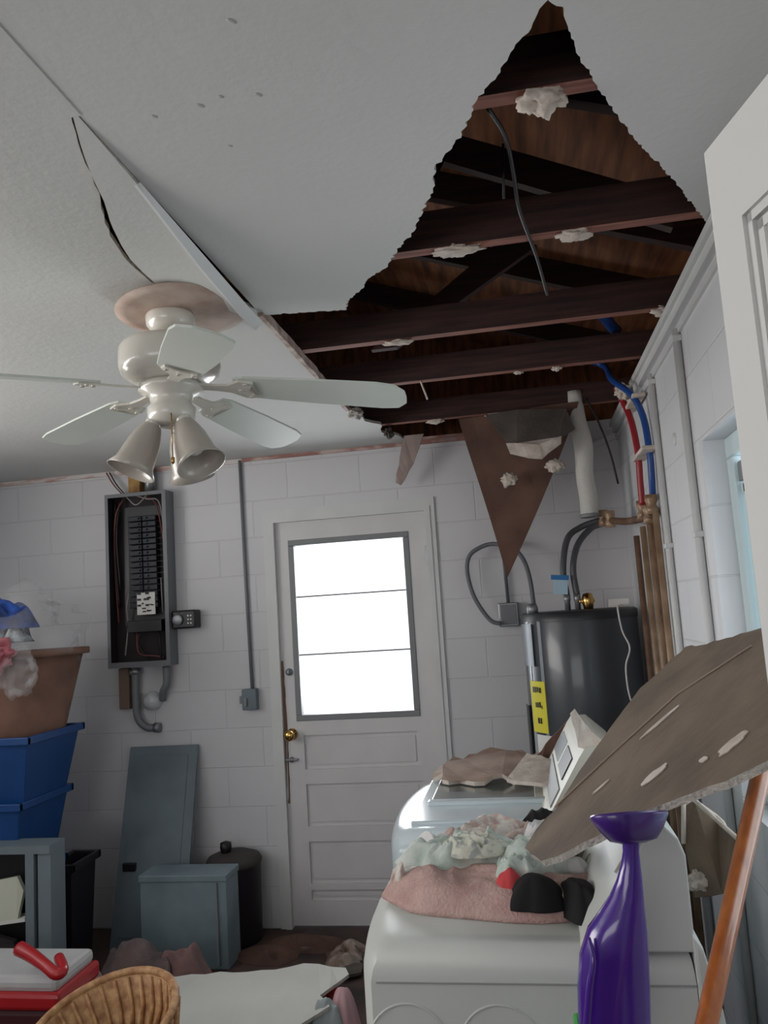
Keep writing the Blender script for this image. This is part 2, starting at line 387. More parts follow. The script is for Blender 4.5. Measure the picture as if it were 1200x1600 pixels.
# filled seam in the ceiling and the pale strip on the hole's left edge
b = B(); b.box((SX-.03, RY, HC-.0015), (SX+.004, 1.2, HC+.001)); b.build('trim_1', ceil_m, kind='structure')
b = B(); b.prism(ragged([V(SX-.004, 2.17, HC-.012), V(SX-.004, 3.36, HC-.012), V(SX+.012, 3.36, HC-.012), V(SX+.012, 2.17, HC-.012)], .003, .05, 4), (0, 0, .03)); b.build('trim_2', mat('hole_edge_strip', (206, 190, 182), .8, rgb2=(150, 126, 116), vscale=20), kind='structure')
# top band of the back wall where the ceiling pulled away
b = B(); b.box((LX, D-.012, 2.455), (-1.47, D, 2.479)); b.build('trim_3', mat('scuffed_pink_band', (214, 206, 202), .85, rgb2=(190, 150, 140), vscale=7, vmin=.5, vmax=.66, stretch=(1, 1, 5)), kind='structure')
b = B(); b.box((-1.47, D-.015, 2.462), (-.2, D, 2.5)); b.build('trim_4', mat('exposed_red_band', (158, 116, 108), .85, rgb2=(198, 176, 170), vscale=9, vmin=.45, vmax=.62, stretch=(1, 1, 4)), kind='structure')
# crown boards along the right wall
b = B(); b.box((RX-.022, WY1-2.5, 2.425), (RX, D, 2.478)); b.box((RX-.034, WY1-2.5, 2.455), (RX, D, 2.478)); b.build('trim_5', trim_white, kind='structure')
b = B(); b.box((RX-.01, WY1-2.5, 2.385), (RX, D, 2.408)); b.build('trim_6', trim_white, kind='structure')

# roof above: boards, gable ends, eave
def roofz(x): return 2.70+(.8-x)*.36
b = B()
prof = [(.80, roofz(.80)), (-3.55, roofz(-3.55))]
b.prism([V(.8, RY, roofz(.8)), V(-3.55, RY, roofz(-3.55)), V(-3.55, D+.2, roofz(-3.55)), V(.8, D+.2, roofz(.8))], (0, 0, .02))
b.box((.74, RY, 2.45), (.8, D+.2, 2.71)); b.box((-3.6, RY, 2.45), (-3.55, D+.2, 4.3)); b.box((-3.6, D+.15, 2.45), (.8, D+.2, 4.3)); b.box((-3.6, RY-.05, 2.45), (.8, RY, 4.3))
b.build('roof', wood_deck, kind='structure')

joist_y = [.80, 1.375, 1.955, 2.60, 3.12, 3.80]
jl = ['dark wooden ceiling joist hidden above the uncut ceiling, farthest from the back wall', 'reddish wooden ceiling joist nearest the pointed tip of the ceiling hole',
      'reddish wooden ceiling joist bearing two big white plaster blobs', 'reddish wooden ceiling joist third back, ending at a ragged white clump by the side wall',
      'reddish wooden ceiling joist just above the tip of the right fan blade', 'rearmost wooden ceiling joist nearest the back wall above the hanging flap']
for y, l in zip(joist_y, jl):
    if y < 1: continue
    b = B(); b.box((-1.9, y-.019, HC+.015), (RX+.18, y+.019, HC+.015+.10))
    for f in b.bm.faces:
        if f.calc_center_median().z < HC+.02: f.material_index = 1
    b.build('ceiling_joist', [wood_joist, joist_lit_face], label=l, cat='joist', group='ceiling joists in the hole')
for y, l in zip(joist_y, ['', 'dark sloping rafter nearest the tip of the ceiling hole', 'dark sloping rafter above the joist with two big blobs', 'dark sloping rafter in the middle of the ceiling hole', 'dark sloping rafter second from the back wall', 'dark sloping rafter nearest the back wall']):
    if not l: continue
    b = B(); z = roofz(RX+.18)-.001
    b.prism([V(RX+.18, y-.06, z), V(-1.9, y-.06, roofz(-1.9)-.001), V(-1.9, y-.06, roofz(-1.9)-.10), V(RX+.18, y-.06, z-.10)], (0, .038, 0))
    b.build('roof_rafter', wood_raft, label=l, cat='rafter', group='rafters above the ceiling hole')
b = B(); b.prism([V(.45, 2.02, HC+.02), V(.45, 2.02, HC+.11), V(-.5, 2.02, 3.05), V(-.5, 2.02, 2.96)], (0, .03, 0)); b.build('truss_brace', wood_raft, label='sloping truss brace rising left behind the joist with two blobs', cat='brace')
b = B(); b.prism([V(-.45, 2.68, HC+.02), V(-.36, 2.68, HC+.02), V(.15, 2.68, 2.80), V(.06, 2.68, 2.86)], (0, .03, 0)); b.build('truss_brace', wood_raft, label='short slanting truss brace rising right above the mid ceiling joist', cat='brace')

# plaster blobs stuck to the joists
blobs = [(847, 135, 1.375, .040, (1, .45, 1.15), 'large round white plaster blob on the joist nearest the hole tip'),
         (845, 168, 1.375, .028, (1, .5, .6), 'beige plaster blob drooping just below the large round one'),
         (715, 387, 1.955, .042, (1.3, .5, .45), 'wide white plaster blob, left one on the second joist'),
         (896, 369, 1.955, .035, (1.1, .5, .65), 'lumpy white plaster blob, right one on the second joist'),
         (620, 530, 2.60, .035, (1.25, .5, .32), 'flat white plaster scrap on the third joist above the right fan blade'),
         (1040, 480, 2.60, .040, (.9, .5, .6), 'ragged white plaster clump where the third joist meets the side wall'),
         (810, 579, 3.12, .016, (1, .5, .6), 'tiny white plaster scrap, left one on the fourth joist'),
         (869, 578, 3.12, .017, (1, .5, .8), 'tiny white plaster scrap, right one on the fourth joist'),
         (678, 651, 3.80, .028, (1.4, .5, .6), 'small white plaster scrap, leftmost on the rearmost joist'),
         (772, 642, 3.80, .028, (1.3, .5, .6), 'small white plaster scrap, middle one on the rearmost joist'),
         (858, 634, 3.80, .035, (1.6, .5, .45), 'long white plaster scrap, rightmost on the rearmost joist'),
         (545, 640, 3.5, .03, (1, .5, .6), '')]
for i, (px, py, y, r, sc, l) in enumerate(blobs):
    if not l: continue
    p = onz(px, py, HC+.012); p.y = y
    clump('plaster_blob', (p.x, y-.0, HC+.008), r, i+2.3, whitepaper, sc=(sc[0], sc[1], sc[2]*.7), rough=.55, label=l, cat='plaster blob', group='plaster blobs on the joists')
for px, py, q, y, l in [(655, 590, (668, 624), 3.12, 'thin white nail strip dangling from the fourth joist')]:
    a = ony(px, py, y); c = ony(*q, y); b = B(); b.tube([a, c], .004, 6); b.build('dangling_strip', whitepaper, label=l, cat='strip')
# pipe and cables in the roof space
b = B(); b.tube([V(-.6, 2.9, 2.64), V(-.2, 2.88, 2.66), V(.3, 2.95, 2.66), V(.45, 3.15, 2.62)], .022, 10, smoothn=6); b.build('roof_pipe', pex_b, label='dim blue pipe running between the joists in the roof space', cat='pipe')
b = B(); b.tube([ony(762, 168, 1.5), ony(790, 215, 1.6), ony(803, 275, 1.7), ony(812, 330, 1.8), ony(838, 400, 2.05), ony(855, 460, 2.3)], .005, 6, smoothn=6); b.build('roof_cable', wire_b, label='thin black cable looping down through the ceiling hole', cat='cable')
b = B(); b.tube([ony(786, 225, 1.7), ony(787, 310, 1.7)], .003, 6); b.build('roof_cable', wire_b, label='straight thin black wire hanging left of the looping cable', cat='cable')

# ------------------------------------------------------------------ door in the back wall
dr = thing('door_1', 'white back door with three-light window and recessed panels', 'door', (-.9, D, 0)); dr['kind'] = 'structure'
x0, x1 = -1.305, -.475
b = B(); y0, y1 = D+.01, D+.05
gx0, gx1, gz0, gz1 = -1.235, -.57, 1.04, 2.005
b.box((x0, y0, 0.01), (gx0, y1, 2.105)); b.box((gx1, y0, .01), (x1, y1, 2.105)); b.box((gx0, y0, gz1), (gx1, y1, 2.105))
px0, px1 = -1.20, -.585
zs = [(.79, .965), (.50, .715), (.215, .425)]
b.box((gx0, y0, .965), (gx1, y1, gz0)); b.box((gx0, y0, .01), (gx1, y1, .13))
b.box((gx0, y0, .13), (px0, y1, .965)); b.box((px1, y0, .13), (gx1, y1, .965))
for a, c in [(.715, .79), (.425, .50), (.185, .215)]: b.box((px0, y0, a), (px1, y1, c))
b.build('door_slab', door_m, dr)
b = B()
for a, c in zs + [(.13, .185)]: b.box((px0, y0+.014, a), (px1, y1-.004, c)); b.box((px0+.022, y0+.008, a+.022), (px1-.022, y0+.02, max(a+.03, c-.022)))
b.build('recessed_panel', door_m, dr)
b = B(); t = .032
for lo, hi in [((gx0, y0-.006, gz0+t), (gx0+t, y1, gz1-t)), ((gx1-t, y0-.006, gz0+t), (gx1, y1, gz1-t)), ((gx0, y0-.006, gz0), (gx1, y1, gz0+t)), ((gx0, y0-.006, gz1-t), (gx1, y1, gz1))]: b.box(lo, hi, .004)
b.build('window_frame', gasket, dr, label='grey window frame')
b = B()
for z in (1.695, 1.385): b.box((gx0+t, y0+.012, z-.004), (gx1-t, y0+.024, z+.004))
b.build('glazing_bar', gasket, dr)
b = B(); b.box((gx0+t, y0+.016, gz0+t), (gx1-t, y0+.02, gz1-t)); b.build('window_pane', glass_m, dr)
b = B(); b.lathe([(.030, 0), (.030, .006), (.014, .010), (.012, .03), (.022, .04), (.029, .052), (.027, .066), (.015, .074), (0, .075)], (-1.262, y0, .975), (0, -1, 0), 24); b.build('door_knob', brass, dr, label='polished brass door knob')
b = B(); b.box((-1.302, y0-.018, .838), (-1.235, y0, .85), .003); b.lathe([(.014, 0), (.014, .012), (0, .014)], (-1.27, y0, .844), (0, -1, 0), 16); b.build('slide_bolt', steel, dr)
b = B(); b.lathe([(.020, 0), (.018, .012), (0, .013)], (-1.262, y0, 1.30), (0, -1, 0), 20); b.box((-1.268, y0-.026, 1.292), (-1.256, y0-.01, 1.31), .002); b.build('deadbolt', steel, dr)
b = B()
for z in (1.87, .3): b.box((-.482, y0-.012, z-.05), (-.466, y0+.002, z+.05), .003)
b.build('hinge', steel, dr)
b = B()
for lo, hi in [((-1.335, D-.018, 0), (-1.305, D+.1, 2.105)), ((-.475, D-.018, 0), (-.445, D+.1, 2.105)), ((-1.335, D-.018, 2.105), (-.445, D+.1, 2.13))]: b.box(lo, hi)
b.build('trim_7', trim_white, kind='structure')
b = B()
b.box((-1.365, D-.012, 0), (-1.335, D, 2.13)); b.box((-.445, D-.012, 0), (-.42, D, 2.13)); b.box((-1.365, D-.012, 2.13), (-.42, D, 2.175))
b.build('trim_8', trim_white, kind='structure')

b = B(); b.prism(ragged([V(-1.3045, y0-.001, .62), V(-1.290, y0-.001, .62), V(-1.286, y0-.001, 1.0), V(-1.293, y0-.001, 1.36), V(-1.3045, y0-.001, 1.36)], .003, .03, 31), (0, .002, 0)); b.build('edge_wear', mat('worn_brown_wood', (128, 102, 90), .8), dr, label='brown worn wood edge')
# ------------------------------------------------------------------ window in the right wall
wn = thing('window_1', 'white vinyl side window in a deep block recess', 'window', (RX+.12, 1.88, WZ0)); wn['kind'] = 'structure'
b = B(); X0, X1 = RX+.06, RX+.12
for lo, hi in [((X0, WY1-.06, WZ0+.06), (X1, WY1, WZ1-.06)), ((X0, WY0, WZ0+.06), (X1, WY0+.06, WZ1-.06)), ((X0, WY0, WZ0), (X1, WY1, WZ0+.06)), ((X0, WY0, WZ1-.06), (X1, WY1, WZ1))]: b.box(lo, hi, .005)
b.build('window_frame', win_v, wn)
b = B(); X0 += .015
b.box((X0, WY1-.115, WZ0+.06), (X1-.01, WY1-.08, WZ1-.14), .004); b.box((X0, WY0+.06, WZ1-.17), (X1-.01, WY1-.06, WZ1-.14), .004)
b.box((X0, 1.86, WZ0+.06), (X1-.01, 1.90, WZ1-.14), .004)
b.build('window_sash', win_v, wn)
b = B(); b.box((X0+.02, WY0+.061, WZ0+.061), (X0+.024, WY1-.06, WZ1-.06)); b.build('window_pane', glass_m, wn)
b = B(); b.box((X0-.004, WY1-.10, WZ1-.135), (X0+.01, WY1-.065, WZ1-.08), .002); b.build('window_latch', gasket, wn)

b = B(); b.box((2.6, -2, -.1), (2.7, 7, 3.2)); b.build('wall_backdrop', mat('backdrop_blue_grey', (150, 172, 178), .7, var=.2, vscale=3), kind='structure')  # added backdrop, no known building: dims the sky seen through the side window
# conduits on the right wall
for y, l in [(2.53, 'white painted conduit down the side wall, nearest the window'), (3.03, 'white painted conduit down the side wall, farther from the window')]:
    t_ = thing('wall_conduit', l, 'conduit', (RX-.013, y, 0), 'painted conduits on the side wall')
    b = B(); b.tube([V(RX-.013, y, .02), V(RX-.013, y, 2.40)], .012, 12); b.build('conduit_pipe', trim_white, t_)
    for z in (2.36, 1.75, 1.3): b = B(); b.box((RX-.027, y-.016, z), (RX, y+.02, z+.018), .002); b.build('conduit_strap', trim_white, t_)
b = B(); b.lathe([(.022, 0), (.022, .004), (.012, .008), (0, .008)], (RX, 2.78, 2.10), (-1, 0, 0), 18); b.build('wall_hook', trim_white, label='small round white wall plate between the two side wall conduits', cat='wall plate')

# conduit and switch on the back wall
t_ = thing('switch_conduit', 'thin grey conduit running down to a small switch box left of the door', 'conduit', (-1.47, D, 1.11))
b = B(); b.tube([V(-1.482, D-.012, 2.47), V(-1.476, D-.012, 1.8), V(-1.465, D-.012, 1.21)], .009, 10); b.build('conduit_pipe', panel_grey, t_)
b = B(); b.box((-1.515, D-.045, 1.115), (-1.435, D, 1.225), .004); b.build('switch_box', cover_grey, t_)
b = B(); b.box((-1.50, D-.056, 1.135), (-1.485, D-.045, 1.18), .003); b.box((-1.53, D-.04, 1.15), (-1.515, D-.02, 1.19), .003); b.build('switch_lever', gasket, t_)

# ------------------------------------------------------------------ electrical panel
pn = thing('electrical_panel', 'open grey electrical panel with exposed breakers on the back wall', 'electrical panel', (-2.07, D, 1.38))
PX0, PX1, PZ0, PZ1, PY = -2.245, -1.885, 1.375, 2.33, D-.10
b = B()
b.box((PX0, D-.006, PZ0), (PX1, D, PZ1)); b.box((PX0, PY, PZ0), (PX0+.006, D, PZ1)); b.box((PX1-.006, PY, PZ0), (PX1, D, PZ1)); b.box((PX0, PY, PZ1-.006), (PX1, D, PZ1)); b.box((PX0, PY, PZ0), (PX1, D, PZ0+.006))
b.build('enclosure', panel_grey, pn)
b = B()
for lo, hi in [((PX0, PY-.003, PZ0+.03), (PX0+.018, PY+.001, PZ1-.02)), ((PX1-.022, PY-.003, PZ0+.03), (PX1, PY+.001, PZ1-.02)), ((PX0, PY-.003, PZ1-.02), (PX1, PY+.001, PZ1)), ((PX0, PY-.003, PZ0), (PX1, PY+.001, PZ0+.03))]: b.box(lo, hi)
b.build('rim', panel_grey, pn)
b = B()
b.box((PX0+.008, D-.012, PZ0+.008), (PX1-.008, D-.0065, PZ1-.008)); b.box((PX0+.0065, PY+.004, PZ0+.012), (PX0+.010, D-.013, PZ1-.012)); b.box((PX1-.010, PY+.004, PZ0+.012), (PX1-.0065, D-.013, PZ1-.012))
b.build('shade_liner', mat('panel_inside_shade', (42, 34, 36), .7, var=.4, vscale=9), pn)  # added dark sheets: shade inside the panel put into the colour
b = B(); b.box((PX0+.07, D-.03, 1.60), (PX1-.05, D-.006, 2.26)); b.build('back_plate', black, pn)
for k in range(16):
    for s in (0, 1):
        b = B(); z = 2.20-.032*k; xa = -2.125+.085*s
        b.box((xa, D-.075, z-.028), (xa+.08, D-.03, z), .003, seg=1); b.box((xa+(.05 if s == 0 else .012), D-.085, z-.019), (xa+(.068 if s == 0 else .03), D-.075, z-.009))
        b.build('breaker', breaker_m, pn)
b = B(); b.box((-2.08, D-.078, 1.655), (-1.975, D-.072, 1.775)); b.build('wiring_label', white_lab, pn, label='white wiring label')
r_ = random.Random(3)
for k in range(11): b = B(); x = r_.uniform(-2.07, -1.995); z = r_.uniform(1.665, 1.75); b.box((x, D-.0795, z), (x+r_.uniform(.006, .022), D-.0775, z+r_.uniform(.004, .012))); b.build('label_print', black, pn)
b = B(); b.box((-2.14, D-.08, 1.56), (-1.94, D-.03, 1.625), .004); b.build('main_lug', black, pn)
def wires(name, m, lst, r=.004):
    for pts in lst:
        b = B(); b.tube([V(*p) for p in pts], r, 6, smoothn=6); b.build(name, m, pn)
yy = D-.05
wires('wire', wire_b, [[(-2.08, yy, 1.56), (-2.09, yy, 1.50), (-2.05, yy-.02, 1.44), (-2.02, yy, 1.385)], [(-1.97, yy, 1.56), (-1.955, yy-.02, 1.48), (-1.96, yy, 1.385)], [(-2.21, yy, 2.3), (-2.215, yy, 2.0), (-2.20, yy, 1.7)], [(-2.18, yy, 2.31), (-2.195, yy-.02, 2.1), (-2.19, yy, 1.8)]], .006)
wires('wire', wire_r, [[(-2.16, yy, 2.31), (-2.2, yy-.02, 2.2), (-2.22, yy, 1.95), (-2.205, yy, 1.62)], [(-2.04, yy, 2.31), (-1.97, yy, 2.27), (-1.93, yy-.01, 2.1), (-1.915, yy, 1.9)], [(-2.1, yy, 1.56), (-2.08, yy-.02, 1.45), (-1.99, yy-.02, 1.43), (-1.94, yy, 1.42)]])
wires('wire', wire_g, [[(-2.08, yy-.03, 2.32), (-2.0, yy-.04, 2.29), (-1.935, yy-.03, 2.27), (-1.915, yy-.02, 2.1), (-1.905, yy, 1.7)], [(-2.14, yy, 1.78), (-2.145, yy-.02, 1.7), (-2.15, yy, 1.6), (-2.165, yy-.01, 1.44)], [(-1.94, yy-.02, 1.85), (-1.935, yy-.02, 1.66)], [(-2.12, yy-.04, 2.31), (-2.06, yy-.05, 2.26), (-2.0, yy-.04, 2.31)]], .0035)
# things round the panel
b = B(); b.box((-2.12, D-.07, 2.335), (-2.05, D-.002, 2.455), .004); b.build('wood_block', wood_block, label='yellowish wood block on the wall above the electrical panel', cat='wood block')
b = B(); b.tube([V(-2.0, D-.045, 2.33), V(-2.0, D-.045, 2.47)], .03, 16); b.build('panel_pipe', steel, label='thick grey pipe stub rising from the top of the electrical panel', cat='pipe')
for k, (xa, xb) in enumerate([(-2.27, -2.17), (-2.25, -2.155)]):
    b = B(); b.tube([V(xa, D-.03, 2.47), V((xa+xb)/2-.005, D-.04, 2.40), V(xb, D-.04, 2.335)], .004, 6, smoothn=4)
    b.build('feed_wire', wire_b if k else wire_r, label=['reddish wire', 'black wire'][k]+' entering the top left of the electrical panel', cat='wire')
t_ = thing('timer_switch', 'small black dial box mounted on the right side of the electrical panel', 'timer box', (-1.80, D, 1.56))
b = B(); b.box((-1.882, D-.08, 1.565), (-1.745, D, 1.665), .01); b.build('housing', black, t_)
b = B(); b.lathe([(.03, 0), (.03, .01), (.024, .014), (0, .014)], (-1.845, D-.08, 1.615), (0, -1, 0), 24); b.build('dial', steel, t_)
b = B()
for i in range(6): b.box((-1.79+.016*(i % 2), D-.083, 1.59+.02*(i//2)), (-1.782+.016*(i % 2), D-.08, 1.598+.02*(i//2)))
b.build('dial_marks', white_lab, t_)
t_ = thing('conduit_loop', 'grey conduit hooking down and right below the electrical panel', 'conduit', (-2.07, D, 1.04))
b = B(); b.tube([V(-2.115, D-.05, 1.37), V(-2.115, D-.05, 1.2), V(-2.105, D-.05, 1.10), V(-2.06, D-.045, 1.05), V(-2.01, D-.03, 1.045)], .02, 12, smoothn=6); b.build('conduit_pipe', panel_grey, t_)
b = B(); b.lathe([(0, 0), (.03, 0), (.03, .03), (0, .03)], (-2.115, D-.05, 1.335), (0, 0, 1), 16); b.build('conduit_fitting', steel, t_)
b = B(); b.lathe([(0, 0), (.027, 0), (.027, .03), (0, .03)], (-2.02, D-.03, 1.045), (1, 0, -.1), 16); b.build('conduit_fitting', steel, t_)
t_ = thing('conduit_elbow', 'short grey conduit elbow with round clear meter under the panel', 'conduit', (-1.97, D, 1.17))
b = B(); b.tube([V(-1.935, D-.05, 1.37), V(-1.935, D-.05, 1.28), V(-1.96, D-.04, 1.235), V(-1.975, D-.02, 1.19)], .02, 12, smoothn=6); b.build('conduit_pipe', panel_grey, t_)
b = B(); b.lathe([(.052, 0), (.052, .02), (.046, .045), (.025, .06), (0, .063)], (-2.035, D, 1.185), (0, -1, 0), 28); b.build('round_meter', mat('meter_glass', (190, 194, 196), .15, coat=.8), t_, label='round pale meter glass')
b = B(); b.box((-2.215, D-.05, 1.15), (-2.155, D, 1.37), .006); b.build('mounting_block', mat('brown_block', (120, 100, 88), .8), label='brown wooden block on the wall under the left of the electrical panel', cat='wood block')

# ------------------------------------------------------------------ ceiling fan
FX, FY = -.9, 2.025
fn = thing('ceiling_fan', 'cream five-blade ceiling fan with three glass shades hanging from the ceiling', 'ceiling fan', (FX, FY, HC))
b = B(); b.lathe([(0, 0), (.175, 0), (.18, -.008), (.15, -.014), (0, -.014)], (FX+.035, FY, HC-.022), (-.03, .02, 1), 40, sq=1); b.build('ceiling_plate', medallion_m, fn, label='stained round ceiling plate')
b = B(); b.lathe([(.0, 0), (.062, 0), (.068, -.012), (.066, -.035), (.05, -.055), (.026, -.066), (0, -.066)], (FX, FY, HC-.03), (0, 0, 1), 32); b.build('canopy', fan_m, fn)
b = B(); b.tube([V(FX, FY, HC-.09), V(FX-.005, FY, 2.36)], .014, 14); b.lathe([(.03, 0), (.026, .03), (.014, .04)], (FX-.005, FY, 2.375), (0, 0, 1), 20); b.build('down_rod', fan_m, fn)
b = B(); b.lathe([(0, .125), (.05, .125), (.10, .118), (.130, .104), (.137, .09), (.138, .045), (.132, .024), (.112, .006), (.09, -.004), (0, -.004)], (FX-.005, FY, 2.252), (0, 0, 1), 48); b.build('motor_housing', fan_m, fn)
b = B(); b.lathe([(0, .0), (.085, 0), (.088, -.018), (.06, -.03), (.055, -.055), (.066, -.066), (.064, -.10), (.04, -.115), (0, -.115)], (FX-.005, FY, 2.245), (0, 0, 1), 36); b.build('switch_housing', fan_m, fn)
hub = Vector((FX-.01, FY, 2.235))
for az, dz, pt in [(4, -.085, -13), (76, -.045, -14), (148, -.03, 3), (220, -.012, -13), (301, -.07, -13)]:
    a = math.radians(az); r = V(math.cos(a), math.sin(a), 0); t = V(-math.sin(a), math.cos(a), 0)
    pit = math.radians(pt)
    def P_(u, v, wz=0): return hub + r*u + t*(v*math.cos(pit)) + V(0, 0, v*math.sin(pit)+wz+dz*(u-.1)/.55)
    out = [(.19, -.045), (.22, -.056), (.40, -.066), (.58, -.070), (.625, -.062), (.65, -.03), (.652, 0), (.65, .03), (.625, .062), (.58, .070), (.40, .066), (.22, .056), (.19, .045), (.182, 0)]
    b = B(); b.prism([P_(u, v) for u, v in out], V(0, 0, .006)); bl = b.build('blade', blade_m, fn, bevel=.0015)
    b = B(); b.prism([P_(u, v, -.006) for u, v in [(.07, -.016), (.13, -.014), (.17, -.02), (.205, -.045), (.245, -.04), (.225, 0), (.245, .04), (.205, .045), (.17, .02), (.13, .014), (.07, .016)]], V(0, 0, .006))
    for u, v in [(.222, -.034), (.222, .034), (.20, 0)]: b.lathe([(.006, -.004), (.006, 0)], P_(u, v, -.006), (0, 0, 1), 10)
    b.build('blade_bracket', fan_m, fn)
for (dx_, dy_), nm in [((-.62, -.45), 0), ((.75, -.40), 0), ((.05, .8), 0), ((-.15, -.05), 1)][:3]:
    d = V(dx_, dy_, 0); ax = (d*.62 + V(0, 0, -1)).normalized(); s0 = V(FX-.008, FY, 2.145) + d*.055
    b = B(); b.tube([V(FX-.008, FY, 2.16)+d*.02, s0+V(0, 0, .008), s0+ax*.03], [.016, .018, .024], 14); b.build('lamp_arm', fan_m, fn)
    b = B(); pr = [(.026, 0), (.034, .02), (.043, .05), (.048, .085), (.052, .115), (.066, .14), (.063, .14), (.048, .115), (.044, .085), (.039, .05), (.030, .02), (.02, .004)]
    b.lathe(pr, s0+ax*.02, ax, 36); b.build('lamp_shade', shade_m, fn)
    b = B(); b.lathe([(0, 0), (.014, 0), (.016, .02), (.026, .05), (.027, .07), (.018, .088), (0, .094)], s0+ax*.03, ax, 20); b.build('light_bulb', white_lab, fn)
b = B(); b.tube([V(FX+.02, FY-.06, 2.15), V(FX+.021, FY-.061, 2.03)], .0018, 6); b.lathe([(0, 0), (.005, .004), (.005, .018), (0, .022)], (FX+.021, FY-.061, 2.01), (0, 0, 1), 10); b.build('pull_chain', brass, fn)

# ------------------------------------------------------------------ water heater
HX, HY, HR, HT = .25, 3.87, .262, 1.53
wh = thing('water_heater', 'dark grey electric water heater tank in the back corner', 'water heater', (HX, HY, 0))
b = B(); b.lathe([(0, .03), (HR-.01, .03), (HR, .04), (HR, HT-.02), (HR-.004, HT-.008)], (HX, HY, 0), seg=64); b.build('tank', tank_m, wh)
b = B(); b.lathe([(HR+.003, -.035), (HR+.004, 0), (HR-.01, .008), (0, .012)], (HX, HY, HT), seg=64); b.build('tank_top', tank_top, wh)
def curved(name, az0, az1, z0, z1, m, r=HR+.003, th=.002, n=10, mi=None):
    b = B(); vs = []
    for i in range(n+1):
        a = math.radians(az0+(az1-az0)*i/n); c, s = math.cos(a), math.sin(a)
        vs.append([b.bm.verts.new((HX+rr*c, HY+rr*s, z)) for rr, z in ((r, z0), (r, z1), (r-th-.002, z1), (r-th-.002, z0))])
    for p, q in zip(vs, vs[1:]):
        for k in range(4): b.bm.faces.new((p[k], p[(k+1) % 4], q[(k+1) % 4], q[k]))
    b.bm.faces.new(vs[0]); b.bm.faces.new(vs[-1][::-1])
    return b.build(name, m, wh, smooth=False)
curved('tape_strip', 200, 206, .7, 1.50, foil); curved('tape_strip', 222, 226, .7, 1.50, foil)
curved('access_panel', 190, 214, 1.30, 1.49, mat('panel_plate_grey', (126, 132, 138), .35, metal=.3), r=HR+.008)
curved('access_cover', 180, 196, .75, 1.12, tank_top, r=HR+.012)
yl = curved('energy_label', 203, 226, 1.01, 1.235, yellow_m, r=HR+.007); yl['label'] = 'yellow paper label with black print'
for (a0, a1, z0, z1) in [(208, 211, 1.185, 1.21), (212, 214, 1.185, 1.21), (215, 217, 1.188, 1.21), (218, 221, 1.185, 1.208), (211, 213, 1.12, 1.142), (214, 216, 1.12, 1.142), (217, 219, 1.12, 1.145), (220, 221, 1.115, 1.13), (213, 216, 1.05, 1.075), (217, 219, 1.05, 1.075)]:
    b = B(); a = math.radians((a0+a1)/2); wd = math.radians(a1-a0)*HR*.5; rr = HR+.008; c = V(HX+rr*math.cos(a), HY+rr*math.sin(a), 0); t = V(-math.sin(a), math.cos(a), 0)*wd
    b.prism([c-t+V(0, 0, z0), c+t+V(0, 0, z0), c+t+V(0, 0, z1), c-t+V(0, 0, z1)], V(math.cos(a), math.sin(a), 0)*.001); b.build('label_print', black, wh)
wl = curved('paper_label', 208, 230, .84, 1.0, white_lab, r=HR+.006); wl['label'] = 'white paper label below the yellow one'
for x in (.20, .245):
    b = B(); b.lathe([(0, 0), (.013, 0), (.013, .05), (.016, .055), (.016, .08), (0, .08)], (x, HY-.1, HT), seg=14); b.build('pipe_nipple', steel, wh, label='shiny steel pipe nipple')
b = B(); b.lathe([(0, 0), (.02, 0), (.024, .03), (.03, .05), (.02, .08), (0, .085)], (.29, HY-.12, HT), seg=18); b.box((.25, HY-.13, HT+.04), (.32, HY-.11, HT+.055), .004); b.build('relief_valve', brass, wh, label='brass relief valve')
b = B(); b.box((.38, HY-.1, HT+.01), (.385+.09, HY-.04, HT+.05), .006); b.build('sensor_cap', white_lab, wh, label='white plastic cap')
b = B(); b.lathe([(0, 0), (.026, 0), (.026, .03), (.02, .05), (0, .05)], (.04, HY-.1, HT), seg=16); b.build('conduit_fitting', steel, wh)
a_pts = [(965, 950), (972, 985), (984, 1012), (978, 1040), (981, 1075), (988, 1102)]
b = B(); b.tube([V(.43, HY-.1, HT+.02)] + [ony(px, py, HY-.235) for px, py in a_pts], .004, 6, smoothn=5); b.build('sensor_cord', wire_w, wh, label='thin white cord trailing down the front')
# supply hoses
for k, (x, dy) in enumerate([(.20, 0), (.245, .02)]):
    b = B(); p = [V(x, HY-.1, HT+.075), V(x-.005, HY-.09, HT+.2), V(x+.03, HY-.03, HT+.31+.03*(1-k)), V(x+.10, HY+.02, HT+.385+.01*(1-k)), V(.40, 3.90, HT+.405+.02*(1-k))]
    b.tube(p, .015, 12, smoothn=8); b.build('supply_hose', hose_g, label=['grey braided hose above the water heater, left and upper of the pair', 'grey braided hose above the water heater, right and lower of the pair'][k], cat='hose', group='hoses over the water heater')
t_ = thing('hose_tag', 'blue and white hang tag on the water heater hoses', 'tag', (.17, HY-.13, HT+.1))
b = B(); b.box((.135, HY-.13, HT+.15), (.215, HY-.125, HT+.172), rot=Matrix.Rotation(.1, 3, 'Y')); b.build('tag_header', blue_m, t_, label='blue tag header')
b = B(); b.box((.143, HY-.128, HT+.085), (.207, HY-.124, HT+.155), rot=Matrix.Rotation(.1, 3, 'Y')); b.build('tag_card', mat('tag_pale', (170, 196, 214), .5), t_)
